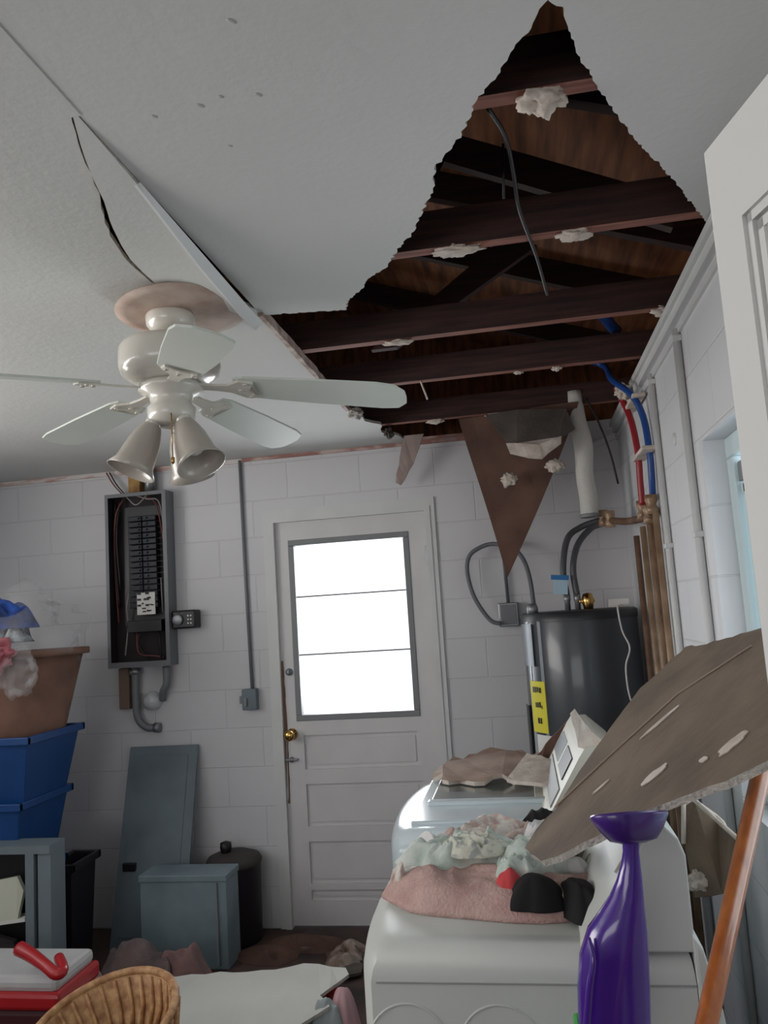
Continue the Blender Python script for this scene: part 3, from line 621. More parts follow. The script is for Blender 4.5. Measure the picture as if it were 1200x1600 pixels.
# flexible conduit ring and its junction box
b = B(); cy = 4.02
ring = [(783, 975), (765, 968), (742, 935), (731, 900), (731, 875), (742, 860), (768, 850), (800, 856), (818, 875), (828, 905), (834, 945)]
b.tube([ony(px, py, cy+.1-.17*max(0, (i-6)/5)) for i, (px, py) in enumerate(ring)], .011, 10, smoothn=6); b.build('flexible_conduit', cond_g, label='grey flexible conduit looping from junction box to the water heater', cat='conduit')
t_ = thing('junction_box', 'small grey junction box with vertical pipe on the back wall', 'junction box', tuple(ony(795, 978, D)))
p = ony(795, 960, D); b = B(); b.box((p.x-.05, D-.06, p.z-.06), (p.x+.05, D, p.z+.06), .005); b.build('box_body', steel, t_)
b = B(); b.box((p.x-.04, D-.064, p.z-.05), (p.x+.04, D-.06, p.z+.05), .002); b.build('box_cover', panel_grey, t_)
b = B(); b.tube([V(p.x+.002, D-.02, p.z+.06), V(p.x-.008, D-.02, 2.4)], .009, 10); b.build('riser_pipe', steel, t_)

# copper risers in the corner, fittings and plastic supply lines
cps = [(.50, 3.54, 1.84), (.515, 3.44, 1.87), (.53, 3.36, 1.90), (.53, 3.27, 1.88), (.53, 3.19, 1.90)]
cl_ = ['leftmost copper pipe of the bundle on the side wall', 'brown copper pipe, second from left in the side wall bundle', 'copper pipe, middle of the side wall bundle', 'copper pipe, second from right in the side wall bundle', 'copper pipe rightmost in the side wall bundle, under the blue line']
for k, ((x, y, z), l) in enumerate(zip(cps, cl_)):
    b = B(); b.tube([V(x, y, 0.0), V(x, y, z)], .0125, 12); b.build('copper_pipe', copper if k not in (0, 3) else copper_dk, label=l, cat='pipe', group='copper pipes on the side wall')
t_ = thing('pipe_manifold', 'brown pipe fittings joining the grey hoses to the copper pipes', 'pipe fittings', (.47, 3.5, 1.88))
b = B(); b.tube([V(.40, 3.90, 1.955), V(.47, 3.60, 1.91), V(.515, 3.36, 1.90), V(.52, 3.19, 1.90)], .016, 12, smoothn=4); b.build('cross_pipe', copper_dk, t_)
for x, y, z in [(.405, 3.87, 1.955), (.425, 3.78, 1.94), (.513, 3.38, 1.93), (.52, 3.2, 1.93), (.52, 3.28, 1.90)]:
    b = B(); b.lathe([(0, -.035), (.024, -.035), (.024, -.012), (.017, 0), (.024, .018), (.024, .04), (0, .04)], (x, y, z), seg=12); b.build('fitting', copper, t_)
up = onz(940, 570, 2.6)
rp = [V(.51, 3.36, 1.95), V(.51, 3.35, 2.05), V(.512, 3.345, 2.16), V(.505, 3.38, 2.30), V(.49, 3.44, 2.40), V(.47, 3.47, 2.47)]
bp_ = [V(.53, 3.22, 1.95), V(.53, 3.19, 2.04), V(.53, 3.18, 2.14), V(.525, 3.21, 2.28), V(.495, 3.24, 2.38), V(.44, 3.35, 2.48), up, V(.25, 3.50, 2.66)]
b = B(); b.tube(rp, .013, 12, smoothn=8); b.build('red_supply_line', pex_r, label='red plastic water line rising in the corner', cat='pipe')
b = B(); b.tube(bp_, .013, 12, smoothn=8); b.build('blue_supply_line', pex_b, label='blue plastic water line curving up into the ceiling in the corner', cat='pipe')
t_ = thing('line_clips', 'pale clips tying the red and blue water lines together', 'clip', (.51, 3.25, 2.13))
for z, y in ((2.13, 3.23), (2.36, 3.33)):
    b = B(); b.box((.49, y-.135, z), (.54, y+.135, z+.016), .003); b.build('clip', whitepaper, t_)
clump('wall_scrap', (.49, 3.42, 2.44), .03, 5.1, whitepaper, rough=.7, label='pale torn scrap where the water lines enter the ceiling', cat='scrap')
b = B(); b.tube([V(.37, 3.78, 2.52), V(.42, 3.8, 2.40), V(.46, 3.82, 2.26), V(.485, 3.84, 2.11)], .005, 8, smoothn=6); b.build('hanging_cable', wire_b, label='short black cable hanging from the ceiling left of the water lines', cat='cable')
b = B(); b.box((.36, 4.17, 2.36), (.54, 4.2, 2.39), .002, rot=Matrix.Rotation(-.35, 3, 'Y')); b.build('wood_cleat', trim_white, label='slanted pale cleat on the back wall beside the water lines', cat='cleat')
t_ = thing('hanging_duct', 'white wrapped duct pipe hanging from the ceiling over the water heater', 'duct', (.34, 3.8, 1.95))
b = B(); b.tube([V(.32, 3.8, 2.56), V(.322, 3.8, 2.42), V(.34, 3.8, 2.3), V(.333, 3.8, 2.16), V(.34, 3.8, 2.06), V(.338, 3.8, 1.97)], [.036, .042, .044, .040, .042, .040], 20, smoothn=6); b.build('duct_pipe', duct_m, t_)
b = B(); b.lathe([(.043, 0), (.045, .012), (.043, .016), (.03, .016), (.03, 0), (.043, 0)], (.338, 3.8, 1.96), seg=20); b.build('duct_collar', gasket, t_)

# ------------------------------------------------------------------ hanging drywall
hg = thing('hanging_drywall', 'brown torn drywall triangle hanging point down from the ceiling hole', 'drywall', (.05, 3.8, 1.72))
b = B(); n = 22; lft = []; rgt = []
for i in range(n+1):
    t = i/n; z = 2.50-(2.50-1.715)*t
    xl = -.235+(.17)*t**1.15+.012*math.sin(t*3); xr = .335-(.395)*(t**1.1) if t < 1 else -.06
    xr = max(xr, xl+.004)
    y = 3.80+.10*math.sin(t*2.6)
    row = []
    for k in range(9):
        s = k/8; x = xl+(xr-xl)*s; row.append((x, y+.05*math.cos(s*3.14)*(1-t)+.006*noise.noise(Vector((x*9, z*9, 1))), z))
    lft.append(row)
for off in (0, .012):
    g = [[b.bm.verts.new((x, y+off, z)) for x, y, z in r] for r in lft]
    for i in range(n):
        for k in range(8): f = b.bm.faces.new((g[i][k], g[i][k+1], g[i+1][k+1], g[i+1][k]))
    if off == 0: g0 = g
    else:
        for i in range(n):
            for k in (0, 8): f = b.bm.faces.new((g0[i][k], g0[i+1][k], g[i+1][k], g[i][k])); f.material_index = 1
b.build('drywall_sheet', [brownpaper2, core_m], hg, smooth=False)
b = B()
pl = [V(-.10, 3.70, 2.47), V(.05, 3.68, 2.475), V(.27, 3.70, 2.46), V(.30, 3.69, 2.36), V(.22, 3.66, 2.31), V(.14, 3.65, 2.25), V(.03, 3.65, 2.27), V(-.03, 3.68, 2.36)]
b.prism(pl, (0, .012, 0)); b.build('folded_paper', greypaper, hg, label='dark grey folded paper')
b = B(); pl = [V(-.015, 3.645, 2.315), V(.06, 3.635, 2.305), V(.13, 3.63, 2.29), V(.20, 3.635, 2.315), V(.235, 3.65, 2.325), V(.23, 3.65, 2.29), V(.14, 3.63, 2.225), V(.08, 3.63, 2.235), V(.0, 3.64, 2.265)]
b.prism(ragged(pl, .003, .03, 6), (0, .012, 0)); b.build('white_flap', whitepaper, hg, label='white torn paper edge')
clump('glue_spot', (-.02, 3.80, 2.17), .035, 3.3, whitepaper, sc=(1, .35, .9), rough=.5, parent=hg, label='pale glue spot')
clump('glue_spot', (.20, 3.76, 2.21), .035, 8.3, whitepaper, sc=(1.1, .4, .8), rough=.5, parent=hg, label='pale glue spot')
b = B(); b.prism(ragged([V(-.53, 4.02, 2.48), V(-.43, 4.02, 2.48), V(-.50, 4.07, 2.34), V(-.575, 4.08, 2.235), V(-.60, 4.08, 2.25), V(-.565, 4.05, 2.38)], .004, .04, 3), (0, .01, 0)); b.build('drywall_strip', mat('strip_pinkish', (168, 150, 144), .85, var=.2, vscale=12), label='pale narrow drywall strip dangling left of the brown triangle', cat='drywall')
clump('ceiling_scrap', (-.66, 3.40, 2.465), .03, 1.9, core_m, sc=(1, 1.4, .7), rough=.7, label='crumbled scrap on the ceiling edge behind the right fan blade', cat='scrap')
clump('ceiling_scrap', (-.585, 3.85, 2.465), .026, 4.9, greypaper, sc=(.7, 1.4, 1.1), rough=.7, label='small dark scrap at the back end of the ceiling edge', cat='scrap')

# ------------------------------------------------------------------ washer and dryer
def machine(name, label, cat, ylo, yhi, xl, bulge, zt, m, xr=.245):
    t = thing(name, label, cat, ((xl+xr)/2, (ylo+yhi)/2, 0))
    def plan(ins):
        pts = []; n = 16; yc = (ylo+yhi)/2; hw = (yhi-ylo)/2-ins
        pts.append((xr-ins*.2, yc-hw)); 
        for i in range(n+1):
            v = -1+2*i/n; x = xl+ins-bulge*(1-abs(v)**2.2)+.03*max(0, abs(v)-.86)/.14*(.5)
            pts.append((x, yc+hw*v))
        pts.append((xr-ins*.2, yc+hw))
        return pts
    b = B(); rings = []
    lev = [(0.02, 0), (zt-.06, 0), (zt-.04, .004), (zt-.022, .013), (zt-.009, .028), (zt-.002, .048), (zt, .07)]
    for z, ins in lev: rings.append([b.bm.verts.new((x, y, z)) for x, y in plan(ins)])
    for p, q in zip(rings, rings[1:]):
        for k in range(len(p)):
            b.bm.faces.new((p[k], p[(k+1) % len(p)], q[(k+1) % len(p)], q[k]))
    b.bm.faces.new(rings[-1]); b.bm.faces.new(rings[0][::-1])
    b.build('cabinet', m, t, smooth=True, angle=38)
    return t
dy = machine('clothes_dryer', 'white clothes dryer heaped with laundry, nearest the camera', 'dryer', 1.565, 2.27, -.355, .035, .962, app_w)
wa = machine('washing_machine', 'white washing machine behind the dryer with torn drywall on its lid', 'washing machine', 2.335, 3.06, -.42, .045, .962, app_b)
def console(par, ylo, yhi, m, zt=1.18, prof=None):
    b = B(); prof = prof or [(.05, .955), (.075, 1.0), (.195, zt-.01), (.212, zt), (.24, zt-.03), (.25, zt-.06), (.25, .955)]
    b.prism([V(x, ylo, z) for x, z in prof], (0, yhi-ylo, 0)); b.build('console', m, par, bevel=.008)
console(dy, 1.568, 2.267, app_w); console(wa, 2.338, 3.0, lint, prof=[(-.005, .955), (.02, .99), (.118, 1.155), (.135, 1.178), (.185, 1.18), (.25, 1.12), (.25, .955)])
# near end seam, embossed rings and rear cover on the dryer
b = B(); b.box((-.33, 1.5635, .90), (.245, 1.566, .903)); b.build('panel_seam', mat('seam_grey', (160, 162, 158), .5), dy)
for x in (-.275, -.105):
    b = B(); n = 40; rr = .075
    b.tube([V(x+rr*math.cos(2*math.pi*i/n), 1.565, .79+rr*math.sin(2*math.pi*i/n)) for i in range(n+1)], .0025, 6, cap=False); b.build('embossed_ring', app_w, dy)
b = B(); b.prism([V(.246, 1.56, .99), V(.262, 1.56, .965), V(.285, 1.56, .86), V(.30, 1.56, .7), V(.30, 1.56, .05), V(.246, 1.56, .05)], (0, .69, 0)); b.build('rear_cover', app_w, dy, bevel=.006)
# washer lid
b = B(); b.box((-.38, 2.42, .958), (.035, 2.99, .972), .006); b.build('lid_frame', app_b, wa)
b = B(); b.box((-.345, 2.66, .968), (.02, 2.965, .976), .004); b.build('lid_glass', lid_g, wa, label='grey smoked glass lid panel')
b = B(); b.box((-.35, 2.60, .968), (.03, 2.64, .985), .006); b.build('lid_handle', app_b, wa)
b = B(); b.box((-.015, 2.655, .97), (.03, 2.97, .98), .003); b.build('lid_hinge_bar', lint, wa)
# washer console display and torn top
def slope(u, y, out=.0, dx=0):          # u 0..1 up the sloped console face
    x = .075+(.195-.075)*u; z = 1.0+(1.168-1.0)*u; nrm = V(-.168, 0, .12).normalized()
    return V(x, y, z)+nrm*out
def slopew(u, y, out=.0):
    nrm = V(-.165, 0, .098).normalized(); return V(.02+.098*u, y, .99+.165*u)+nrm*out
thk = slopew(0, 0, .004)-slopew(0, 0, 0)
b = B(); b.prism([slopew(.50, 2.44), slopew(.50, 2.66), slopew(.86, 2.66), slopew(.86, 2.44)], thk); b.build('display_window', black, wa, label='black display window')
b = B(); b.prism([slopew(.10, 2.40), slopew(.10, 2.95), slopew(.40, 2.95), slopew(.40, 2.40)], thk); b.build('control_strip', gasket, wa)
b = B(); b.prism([slopew(.50, 2.72), slopew(.50, 2.95), slopew(.86, 2.95), slopew(.86, 2.72)], thk); b.build('button_panel', app_b, wa)
b = B(); b.prism([slope(.45, 1.62, .001), slope(.45, 2.2, .001), slope(.88, 2.2, .001), slope(.88, 1.62, .001)], slope(0, 0, .003)-slope(0, 0, 0)); b.build('control_strip', lint, dy)
# torn white strip on top of washer console
b = B(); b.prism(ragged([V(.118, 2.36, 1.178), V(.105, 2.36, 1.27), V(.12, 2.38, 1.28), V(.145, 2.37, 1.225), V(.20, 2.35, 1.185), V(.20, 2.35, 1.165)], .004, .02, 6), (.0, .012, 0)); b.build('torn_strip', whitepaper, label='torn white drywall shard standing on the washer console', cat='drywall')
b = B(); b.prism(ragged([V(.20, 2.42, 1.165), V(.23, 2.42, 1.22), V(.30, 2.42, 1.16)], .004, .02, 2), (.01, .02, 0)); b.build('torn_strip', greypaper, label='dark drywall shard beside the white one on the washer console', cat='drywall')

# drywall on the washer lid
z = .99
b = B(); b.prism(ragged([V(-.37, 2.98, z-.005), V(-.31, 3.14, z+.02), V(-.20, 3.20, z+.03), V(.04, 3.16, z+.02), V(.05, 3.0, z+.01), V(-.05, 2.86, z-.004), V(-.18, 2.83, z-.01), V(-.33, 2.88, z-.01)], .016, .03, 12), (0, 0, .014), (1, 0, 1)); b.build('drywall_piece', [mat('tan_drywall_paper', (164, 142, 128), .85, rgb2=(136, 112, 100), vscale=7, bump=.2), whitepaper], label='brown torn drywall piece lying on the washer lid', cat='drywall')
b = B(); b.prism(ragged([V(-.10, 2.72, z+.022), V(-.03, 2.98, z+.055), V(.10, 2.84, z+.04), V(.07, 2.66, z+.016)], .006, .03, 13), (0, 0, .012), (0, 0, 0)); b.build('drywall_piece', [whitepaper], label='small pale drywall wedge on top of the brown piece on the washer', cat='drywall')
b = B(); b.prism(ragged([V(-.02, 3.02, z+.02), V(.11, 3.0, z+.03), V(.12, 3.0, z+.17), V(.06, 3.02, z+.11)], .006, .03, 14), (0, .012, 0)); b.build('drywall_piece', brownpaper2, label='dark brown drywall wedge standing against the washer console', cat='drywall')

# ------------------------------------------------------------------ laundry on the dryer
z = .963
heap('pink_towel', (-.10, 1.83, z), .27, .13, .06, 3, cl_pink, rough=.45, rot=-.08, fs=.9, ex=7, label='pink towel spread under the laundry on the dryer', cat='towel')
heap('crumpled_sheet', (-.20, 1.94, z+.04), .15, .11, .055, 9, cl_green, rough=1.1, fs=1.3, ex=4, label='pale green crumpled cloth at the left of the dryer laundry pile', cat='cloth')
heap('floral_cloth', (-.13, 2.10, z+.0), .16, .09, .085, 14, cl_floral, rough=1.0, fs=1.4, ex=4, label='faded floral cloth at the back of the dryer laundry pile', cat='cloth')
heap('crumpled_sheet', (-.02, 1.88, z+.05), .09, .09, .055, 21, cl_green, rough=1.2, fs=1.7, ex=4, label='pale green bunched cloth in the middle of the dryer laundry pile', cat='cloth')
heap('black_garment', (-.022, 1.725, z+.02), .068, .05, .06, 30, cl_black, rough=.35, fs=.9, ex=2.8, label='left rounded black garment at the front of the laundry pile', cat='garment')
heap('black_garment', (.062, 1.715, z+.008), .045, .085, .06, 33, cl_black, rough=.35, fs=.9, ex=2.8, rot=.5, label='right long black garment beside the dryer console', cat='garment')
heap('black_garment', (.0, 2.16, z+.03), .07, .05, .075, 36, cl_black, rough=.35, label='black garment at the rear of the laundry pile by the slab tip', cat='garment')
heap('striped_cloth', (-.15, 1.90, z+.075), .085, .055, .035, 53, mat('cloth_cream_marks', (206, 206, 192), .9, rgb2=(168, 172, 168), vscale=60, vmin=.5, vmax=.6), rough=1.2, fs=2.0, ex=4, label='cream cloth with small grey marks on top of the laundry pile', cat='cloth')
heap('small_cloth', (-.055, 1.795, z+.05), .05, .045, .045, 57, cl_green, rough=1.2, fs=2.4, ex=4, label='small pale green cloth right beside the red scrap', cat='cloth')
heap('small_cloth', (.01, 2.0, z+.06), .06, .05, .05, 59, cl_white, rough=1.2, fs=2.2, ex=4, label='small white cloth under the tip of the fallen slab', cat='cloth')
heap('pink_edge_cloth', (-.30, 1.86, z+.0), .06, .05, .05, 63, cl_floral, rough=1.1, fs=2.0, ex=4, label='folded faded cloth at the left tip of the pink towel', cat='cloth')
heap('white_sock', (.06, 1.84, z+.03), .045, .03, .045, 41, cl_white, rough=.9, label='balled white sock between the black garments on the dryer', cat='sock')
heap('red_cloth', (-.075, 1.755, z+.04), .032, .028, .04, 44, cl_red, rough=.6, fs=1.3, ex=3, label='small red cloth scrap on the pink towel', cat='cloth')
heap('white_rag', (-.28, 2.03, z), .08, .12, .08, 47, cl_white, rough=.8, label='white rag at the left end of the laundry pile', cat='rag')
heap('lint_clutter', (.10, 1.92, z), .045, .08, .10, 51, mat('mixed_clutter', (110, 100, 92), .9, rgb2=(196, 186, 170), vscale=24), rough=1.2, label='tangled beige and dark clutter against the dryer console', cat='clutter')

# ------------------------------------------------------------------ fallen slab
A = V(-.040, 1.75, 1.073); Bp = V(.333, 1.30, 1.333); Cp = V(.513, 1.95, 1.493)
nrm = (Bp-A).cross(Cp-A).normalized()
def onp(px, py):
    d = ray(px, py); return CAM + d*((A-CAM).dot(nrm)/d.dot(nrm))
sl = thing('fallen_drywall_slab', 'large brown-backed drywall slab leaning from the dryer to the side wall', 'drywall slab', tuple(A))
outline = [(820, 1325), (838, 1295), (868, 1265), (905, 1205), (960, 1128), (1000, 1075), (1035, 1045), (1062, 1020), (1072, 1010), (1095, 1008), (1180, 984), (1212, 972), (1212, 1183), (1196, 1190), (1130, 1222), (1060, 1247), (1020, 1262), (975, 1280), (930, 1308), (870, 1338), (845, 1345)]
off = nrm if nrm.y > 0 else -nrm
def lim(p): return p
b = B(); b.prism(ragged([lim(onp(*q)) for q in outline], .0025, .03, 17), off*.013, (0, 1, 1)); b.build('slab_sheet', [brownpaper, core_m], sl)
for k, (q, r_, s_) in enumerate([((1030, 1130), .028, 0), ((1145, 1163), .026, 0), ((1022, 1212), .024, 0), ((940, 1230), .02, 0), ((1100, 1188), .012, 1)]):
    c = onp(*q); d1 = (onp(q[0]+30, q[1]-26)-c).normalized(); d2 = nrm.cross(d1).normalized()
    if s_: d1, d2 = d2, d1
    ga, gb = [(2.0, .35), (1.25, .75), (1.3, .7), (1.2, .3), (1.0, .7)][k]
    b = B(); N_ = 18; ang = [2*math.pi*i/N_ for i in range(N_)]; rr = random.Random(k)
    pl = [c-off*.0025+(d1*math.cos(a)*ga+d2*math.sin(a)*gb)*r_*rr.uniform(.8, 1.1) for a in ang]
    b.prism(pl, off*.002); b.build('glue_smear', whitepaper, sl, label='pale glue smear')
b = B(); b.tube([onp(868, 1262)-off*.002, onp(950, 1185)-off*.002, onp(1060, 1085)-off*.002, onp(1175, 1010)-off*.002], .0025, 6); b.build('crease', mat('light_crease', (150, 134, 120), .85), sl)

# drywall triangle against the side wall behind the dryer
t_ = thing('broken_drywall', 'brown broken drywall piece wedged between the dryer and the side wall', 'drywall', (.42, 2.0, .9))
def q_(px, py, y=1.95): p = ony(px, py, y); return V(min(p.x, RX-.01), p.y, p.z)
b = B(); b.prism(ragged([q_(1066, 1262), q_(1085, 1250), q_(1120, 1275), q_(1152, 1312, 1.85), q_(1166, 1370, 1.85), q_(1150, 1396, 1.87), q_(1085, 1402), q_(1072, 1330)], .003, .03, 8), (.004, .013, 0), (0, 1, 1)); b.build('drywall_sheet', [brownpaper, whitepaper], t_)
b = B(); b.tube([q_(1068, 1252, 1.94), q_(1068, 1318, 1.94)], .005, 6); b.tube([q_(1085, 1250, 1.935), q_(1152, 1310, 1.83)], .005, 6); b.build('paper_edge', whitepaper, t_, label='pale torn paper edge')
clump('glue_spot', q_(1092, 1376, 1.93), .022, 6.6, whitepaper, sc=(1, .5, .9), rough=.6, parent=t_)

# ------------------------------------------------------------------ purple scoop and pole in front
SY = 1.40
pp = thing('purple_scoop', 'glossy purple plastic scoop standing upright in front of the dryer console', 'scoop', tuple(ony(960, 1600, SY)-V(0, 0, .3)))
prof = [(903, 1018, 1640), (903, 1017, 1590), (902, 1016, 1540), (905, 1014, 1490), (918, 1011, 1450), (936, 1008, 1425), (952, 1006, 1400), (963, 1004, 1375), (970, 1001, 1350), (973, 999, 1330), (972, 1000, 1310)]
b = B(); rings = []
for i, (xa, xb, py) in enumerate(prof):
    pa = ony(xa, py, SY); pb = ony(xb, py+0, SY); c = (pa+pb)/2; rx = abs(pb.x-pa.x)/2; ry = min(rx*.8, .035)
    rings.append([b.bm.verts.new((c.x+math.copysign(abs(math.cos(a))**.75, math.cos(a))*rx, SY+math.sin(a)*ry, c.z)) for a in [2*math.pi*k/24 for k in range(24)]])
for p, q in zip(rings, rings[1:]):
    for k in range(24): b.bm.faces.new((p[k], p[(k+1) % 24], q[(k+1) % 24], q[k]))
b.bm.faces.new(rings[0][::-1]); b.bm.faces.new(rings[-1]); b.build('scoop_body', purple, pp, smooth=True, angle=60)
b = B(); pa = ony(904, 1490, SY); pb = ony(925, 1470, SY-.02); pc = ony(930, 1600, SY-.035); pd = ony(908, 1640, SY-.02); pe = ony(932, 1530, SY-.04)
b.tube([ony(920, 1465, SY-.028), ony(927, 1500, SY-.04), ony(921, 1550, SY-.042), ony(915, 1640, SY-.042)], [.003, .005, .006, .006], 10, smoothn=5); b.build('scoop_rib', purple, pp)
c = ony(987, 1318, SY); c.x += .004; rim = (ony(1055, 1275, SY).x-c.x)*1.12; top = ony(987, 1272, SY).z-c.z
b = B(); b.lathe([(0, 0), (.022, 0), (.045, .005), (rim*.8, top*.45), (rim, top*.9), (rim*.97, top), (0, top*1.02)], (c.x, SY, c.z), (-.06, .30, 1), 40, sq=.7); b.build('scoop_cup', purple_d, pp, label='dark purple flared cup')
b = B(); z0 = ony(960, 1640, SY).z; x_ = ony(958, 1600, SY).x
b.box((ony(897, 1600, SY-.045).x, SY-.045, z0-.1), (x_-.002, SY+.03, ony(920, 1618, SY-.045).z), .006); b.build('green_base', green_m, pp, label='green base')
# what the scoop stands in goes down to the floor below the frame
b = B(); b.lathe([(0, 0), (.05, 0), (.035, .03), (.016, .06), (.016, z0-.09), (0, z0-.09)], (x_-.015, SY, 0), seg=20); b.build('stand_stem', purple_d, pp)

ptop = ony(1192, 1196, 1.40); pmid = ony(1104, 1600, 1.22); d = (pmid-ptop).normalized()
pend = ptop+d*(ptop.z/-d.z)
t_ = thing('broom_pole', 'varnished orange wooden pole leaning beside the dryer at the right', 'pole', (pend.x, pend.y, 0))
b = B(); b.tube([pend, ptop], .0145, 20); b.build('pole_shaft', pole_m, t_)
b = B(); b.lathe([(.0145, 0), (.012, .006), (0, .009)], ptop, -d, 20); b.build('pole_tip', pole_m, t_)

# ------------------------------------------------------------------ open inner door, right foreground
d0 = V(.219, .812, 0); d1 = V(.247, .694, 0); dd = (d1-d0).normalized(); hn = V(dd.y, -dd.x, 0); hn = hn if hn.x > 0 else -hn
fd = thing('door_2', 'white panelled inner door standing open at the right edge', 'door', tuple(d0+dd*.4)); fd['kind'] = 'structure'
Wd = .78
def dp(u, z, o=0): return d0+dd*u+hn*o+V(0, 0, z)
def dbox(b, u0, u1, z0, z1, o0, o1): b.prism([dp(u0, z0, o0), dp(u1, z0, o0), dp(u1, z1, o0), dp(u0, z1, o0)], hn*(o1-o0))
b = B(); pans = [(.054, .36, 1.15, 1.935), (.42, .726, 1.15, 1.935), (.054, .36, .25, .98), (.42, .726, .25, .98)]
dbox(b, 0, .054, .01, 2.03, 0, .035); dbox(b, .726, Wd, .01, 2.03, 0, .035); dbox(b, .36, .42, .01, 2.03, 0, .035)
for ua, ub in ((.054, .36), (.42, .726)):
    for za, zb in ((.01, .25), (.98, 1.15), (1.935, 2.03)): dbox(b, ua, ub, za, zb, 0, .035)
b.build('door_slab', door_in, fd)
b = B()
for ua, ub, za, zb in pans:
    dbox(b, ua, ub, za, zb, .010, .025)
    for i_, o_ in ((.0, .004), (.012, .007)):
        for (p, q, r, s) in ((ua+i_, ua+i_+.009, za+i_, zb-i_), (ub-i_-.009, ub-i_, za+i_, zb-i_), (ua+i_, ub-i_, za+i_, za+i_+.009), (ua+i_, ub-i_, zb-i_-.009, zb-i_)): dbox(b, p, q, r, s, o_, .012)
    dbox(b, ua+.04, ub-.04, za+.04, zb-.04, .005, .012)
b.build('raised_panel', door_in, fd)

# ------------------------------------------------------------------ left side, floor level
t_ = thing('panel_cover', 'tall blue-grey metal panel cover leaning on the back wall', 'metal cover', (-1.9, 4.0, 0))
def lean(x, z, o=0): y = 3.90+(4.17-3.90)*(z/.95); return V(x-.08*(1-z/.95)*.0, y-o, z)
xa, xb = -2.165, -1.775
b = B(); b.prism([lean(xa, .0), lean(xb, 0), lean(xb, .945), lean(xa, .945)], (0, .012, 0)); b.build('cover_plate', cover_grey, t_, bevel=.003)
b = B(); b.prism([lean(xa+.04, .06, .004), lean(xb-.05, .06, .004), lean(xb-.05, .90, .004), lean(xa+.04, .90, .004)], (0, .006, 0)); b.build('cover_door', cover_grey, t_, bevel=.002)
p = lean(-2.10, .375, .01); b = B(); b.box((p.x-.03, p.y-.012, p.z-.02), (p.x+.04, p.y+.01, p.z+.02), .004); b.build('cover_latch', black, t_, label='dark latch')
t_ = thing('metal_cabinet', 'squat grey metal cabinet box on the floor in front of the tall cover', 'metal box', (-1.66, 3.86, 0))
b = B(); b.box((-1.90, 3.72, 0), (-1.47, 3.88, .39), .004); b.build('box_body', box_grey, t_)
b = B(); b.box((-1.905, 3.712, .39), (-1.465, 3.885, .42), .004); b.build('box_lid', box_grey, t_)
b = B(); b.box((-1.52, 3.708, .02), (-1.512, 3.722, .385)); b.build('box_seam', gasket, t_)
t_ = thing('dark_canister', 'round black canister with knob lid beside the back door', 'canister', (-1.565, 4.03, 0))
b = B(); b.lathe([(0, 0), (.125, 0), (.13, .02), (.135, .36), (.138, .37), (.135, .39), (0, .40)], (-1.555, 4.055, 0), seg=40); b.build('canister_body', black_bin, t_)
b = B(); b.lathe([(.139, .37), (.142, .385), (.13, .405), (.08, .425), (0, .43)], (-1.555, 4.055, 0), seg=40); b.build('canister_lid', mat('dusty_lid', (70, 64, 62), .7, var=.3), t_)
b = B(); b.lathe([(0, .42), (.022, .42), (.03, .45), (.028, .475), (0, .485)], (-1.59, 4.04, 0), seg=20); b.build('lid_knob', black, t_)

# blue totes
def tote(x0, x1, y0, y1, z0, z1, label, m=blue_bin, taper=.05):
    t = thing('storage_tote', label, 'storage tote', ((x0+x1)/2, (y0+y1)/2, z0), None)
    b = B(); bot = [(x0+taper, y0+taper), (x1-taper, y0+taper), (x1-taper, y1-taper), (x0+taper, y1-taper)]; top = [(x0, y0), (x1, y0), (x1, y1), (x0, y1)]; inn = [(x0+.006, y0+.006), (x1-.006, y0+.006), (x1-.006, y1-.006), (x0+.006, y1-.006)]; inb = [(x0+taper+.006, y0+taper+.006), (x1-taper-.006, y0+taper+.006), (x1-taper-.006, y1-taper-.006), (x0+taper+.006, y1-taper-.006)]
    R4 = [[b.bm.verts.new((x, y, z)) for x, y in q] for q, z in ((bot, z0), (top, z1), (inn, z1), (inb, z0+.01))]
    for p, q in zip(R4, R4[1:]):
        for k in range(4): b.bm.faces.new((p[k], p[(k+1) % 4], q[(k+1) % 4], q[k]))
    b.bm.faces.new(R4[0][::-1]); b.bm.faces.new(R4[-1]); b.build('tote_body', m, t, bevel=.006)
    b = B(); e = .018
    for lo, hi in [((x0-e, y0-e, z1-.03), (x1+e, y0+.004, z1+.004)), ((x0-e, y1-.004, z1-.03), (x1+e, y1+e, z1+.004)), ((x0-e, y0-e, z1-.03), (x0+.004, y1+e, z1+.004)), ((x1-.004, y0-e, z1-.03), (x1+e, y1+e, z1+.004))]: b.box(lo, hi, .004)
    b.build('tote_rim', m, t)
    return t
tote(-2.90, -2.32, 3.38, 3.76, .16, .51, 'blue plastic tote, bottom one of the stack in the left corner')
tote(-2.90, -2.29, 3.37, 3.77, .50, .84, 'blue plastic tote, middle one of the stack in the left corner')
tote(-2.92, -2.235, 3.35, 3.79, .83, 1.13, 'blue plastic tote, top one of the stack under the bag of clothes')
b = B(); b.box((-2.88, 3.42, 0), (-2.36, 3.72, .158), .01); b.build('low_crate', black_bin, label='black crate on the floor under the blue tote stack', cat='crate')
tote(-2.31, -2.19, 3.62, 3.84, 0, .50, 'black plastic bin tucked right of the blue tote stack', black_bin, .02)
t_ = thing('cardboard_tub', 'brown tapered tub standing in the top blue tote', 'tub', (-2.44, 3.57, .86))
b = B(); b.lathe([(0, 0), (.14, 0), (.23, .28), (.315, .63), (.305, .63), (.22, .28), (.13, .03), (0, .03)], (-2.44, 3.57, .86), seg=36, sq=.75); b.build('tub_body', card, t_)
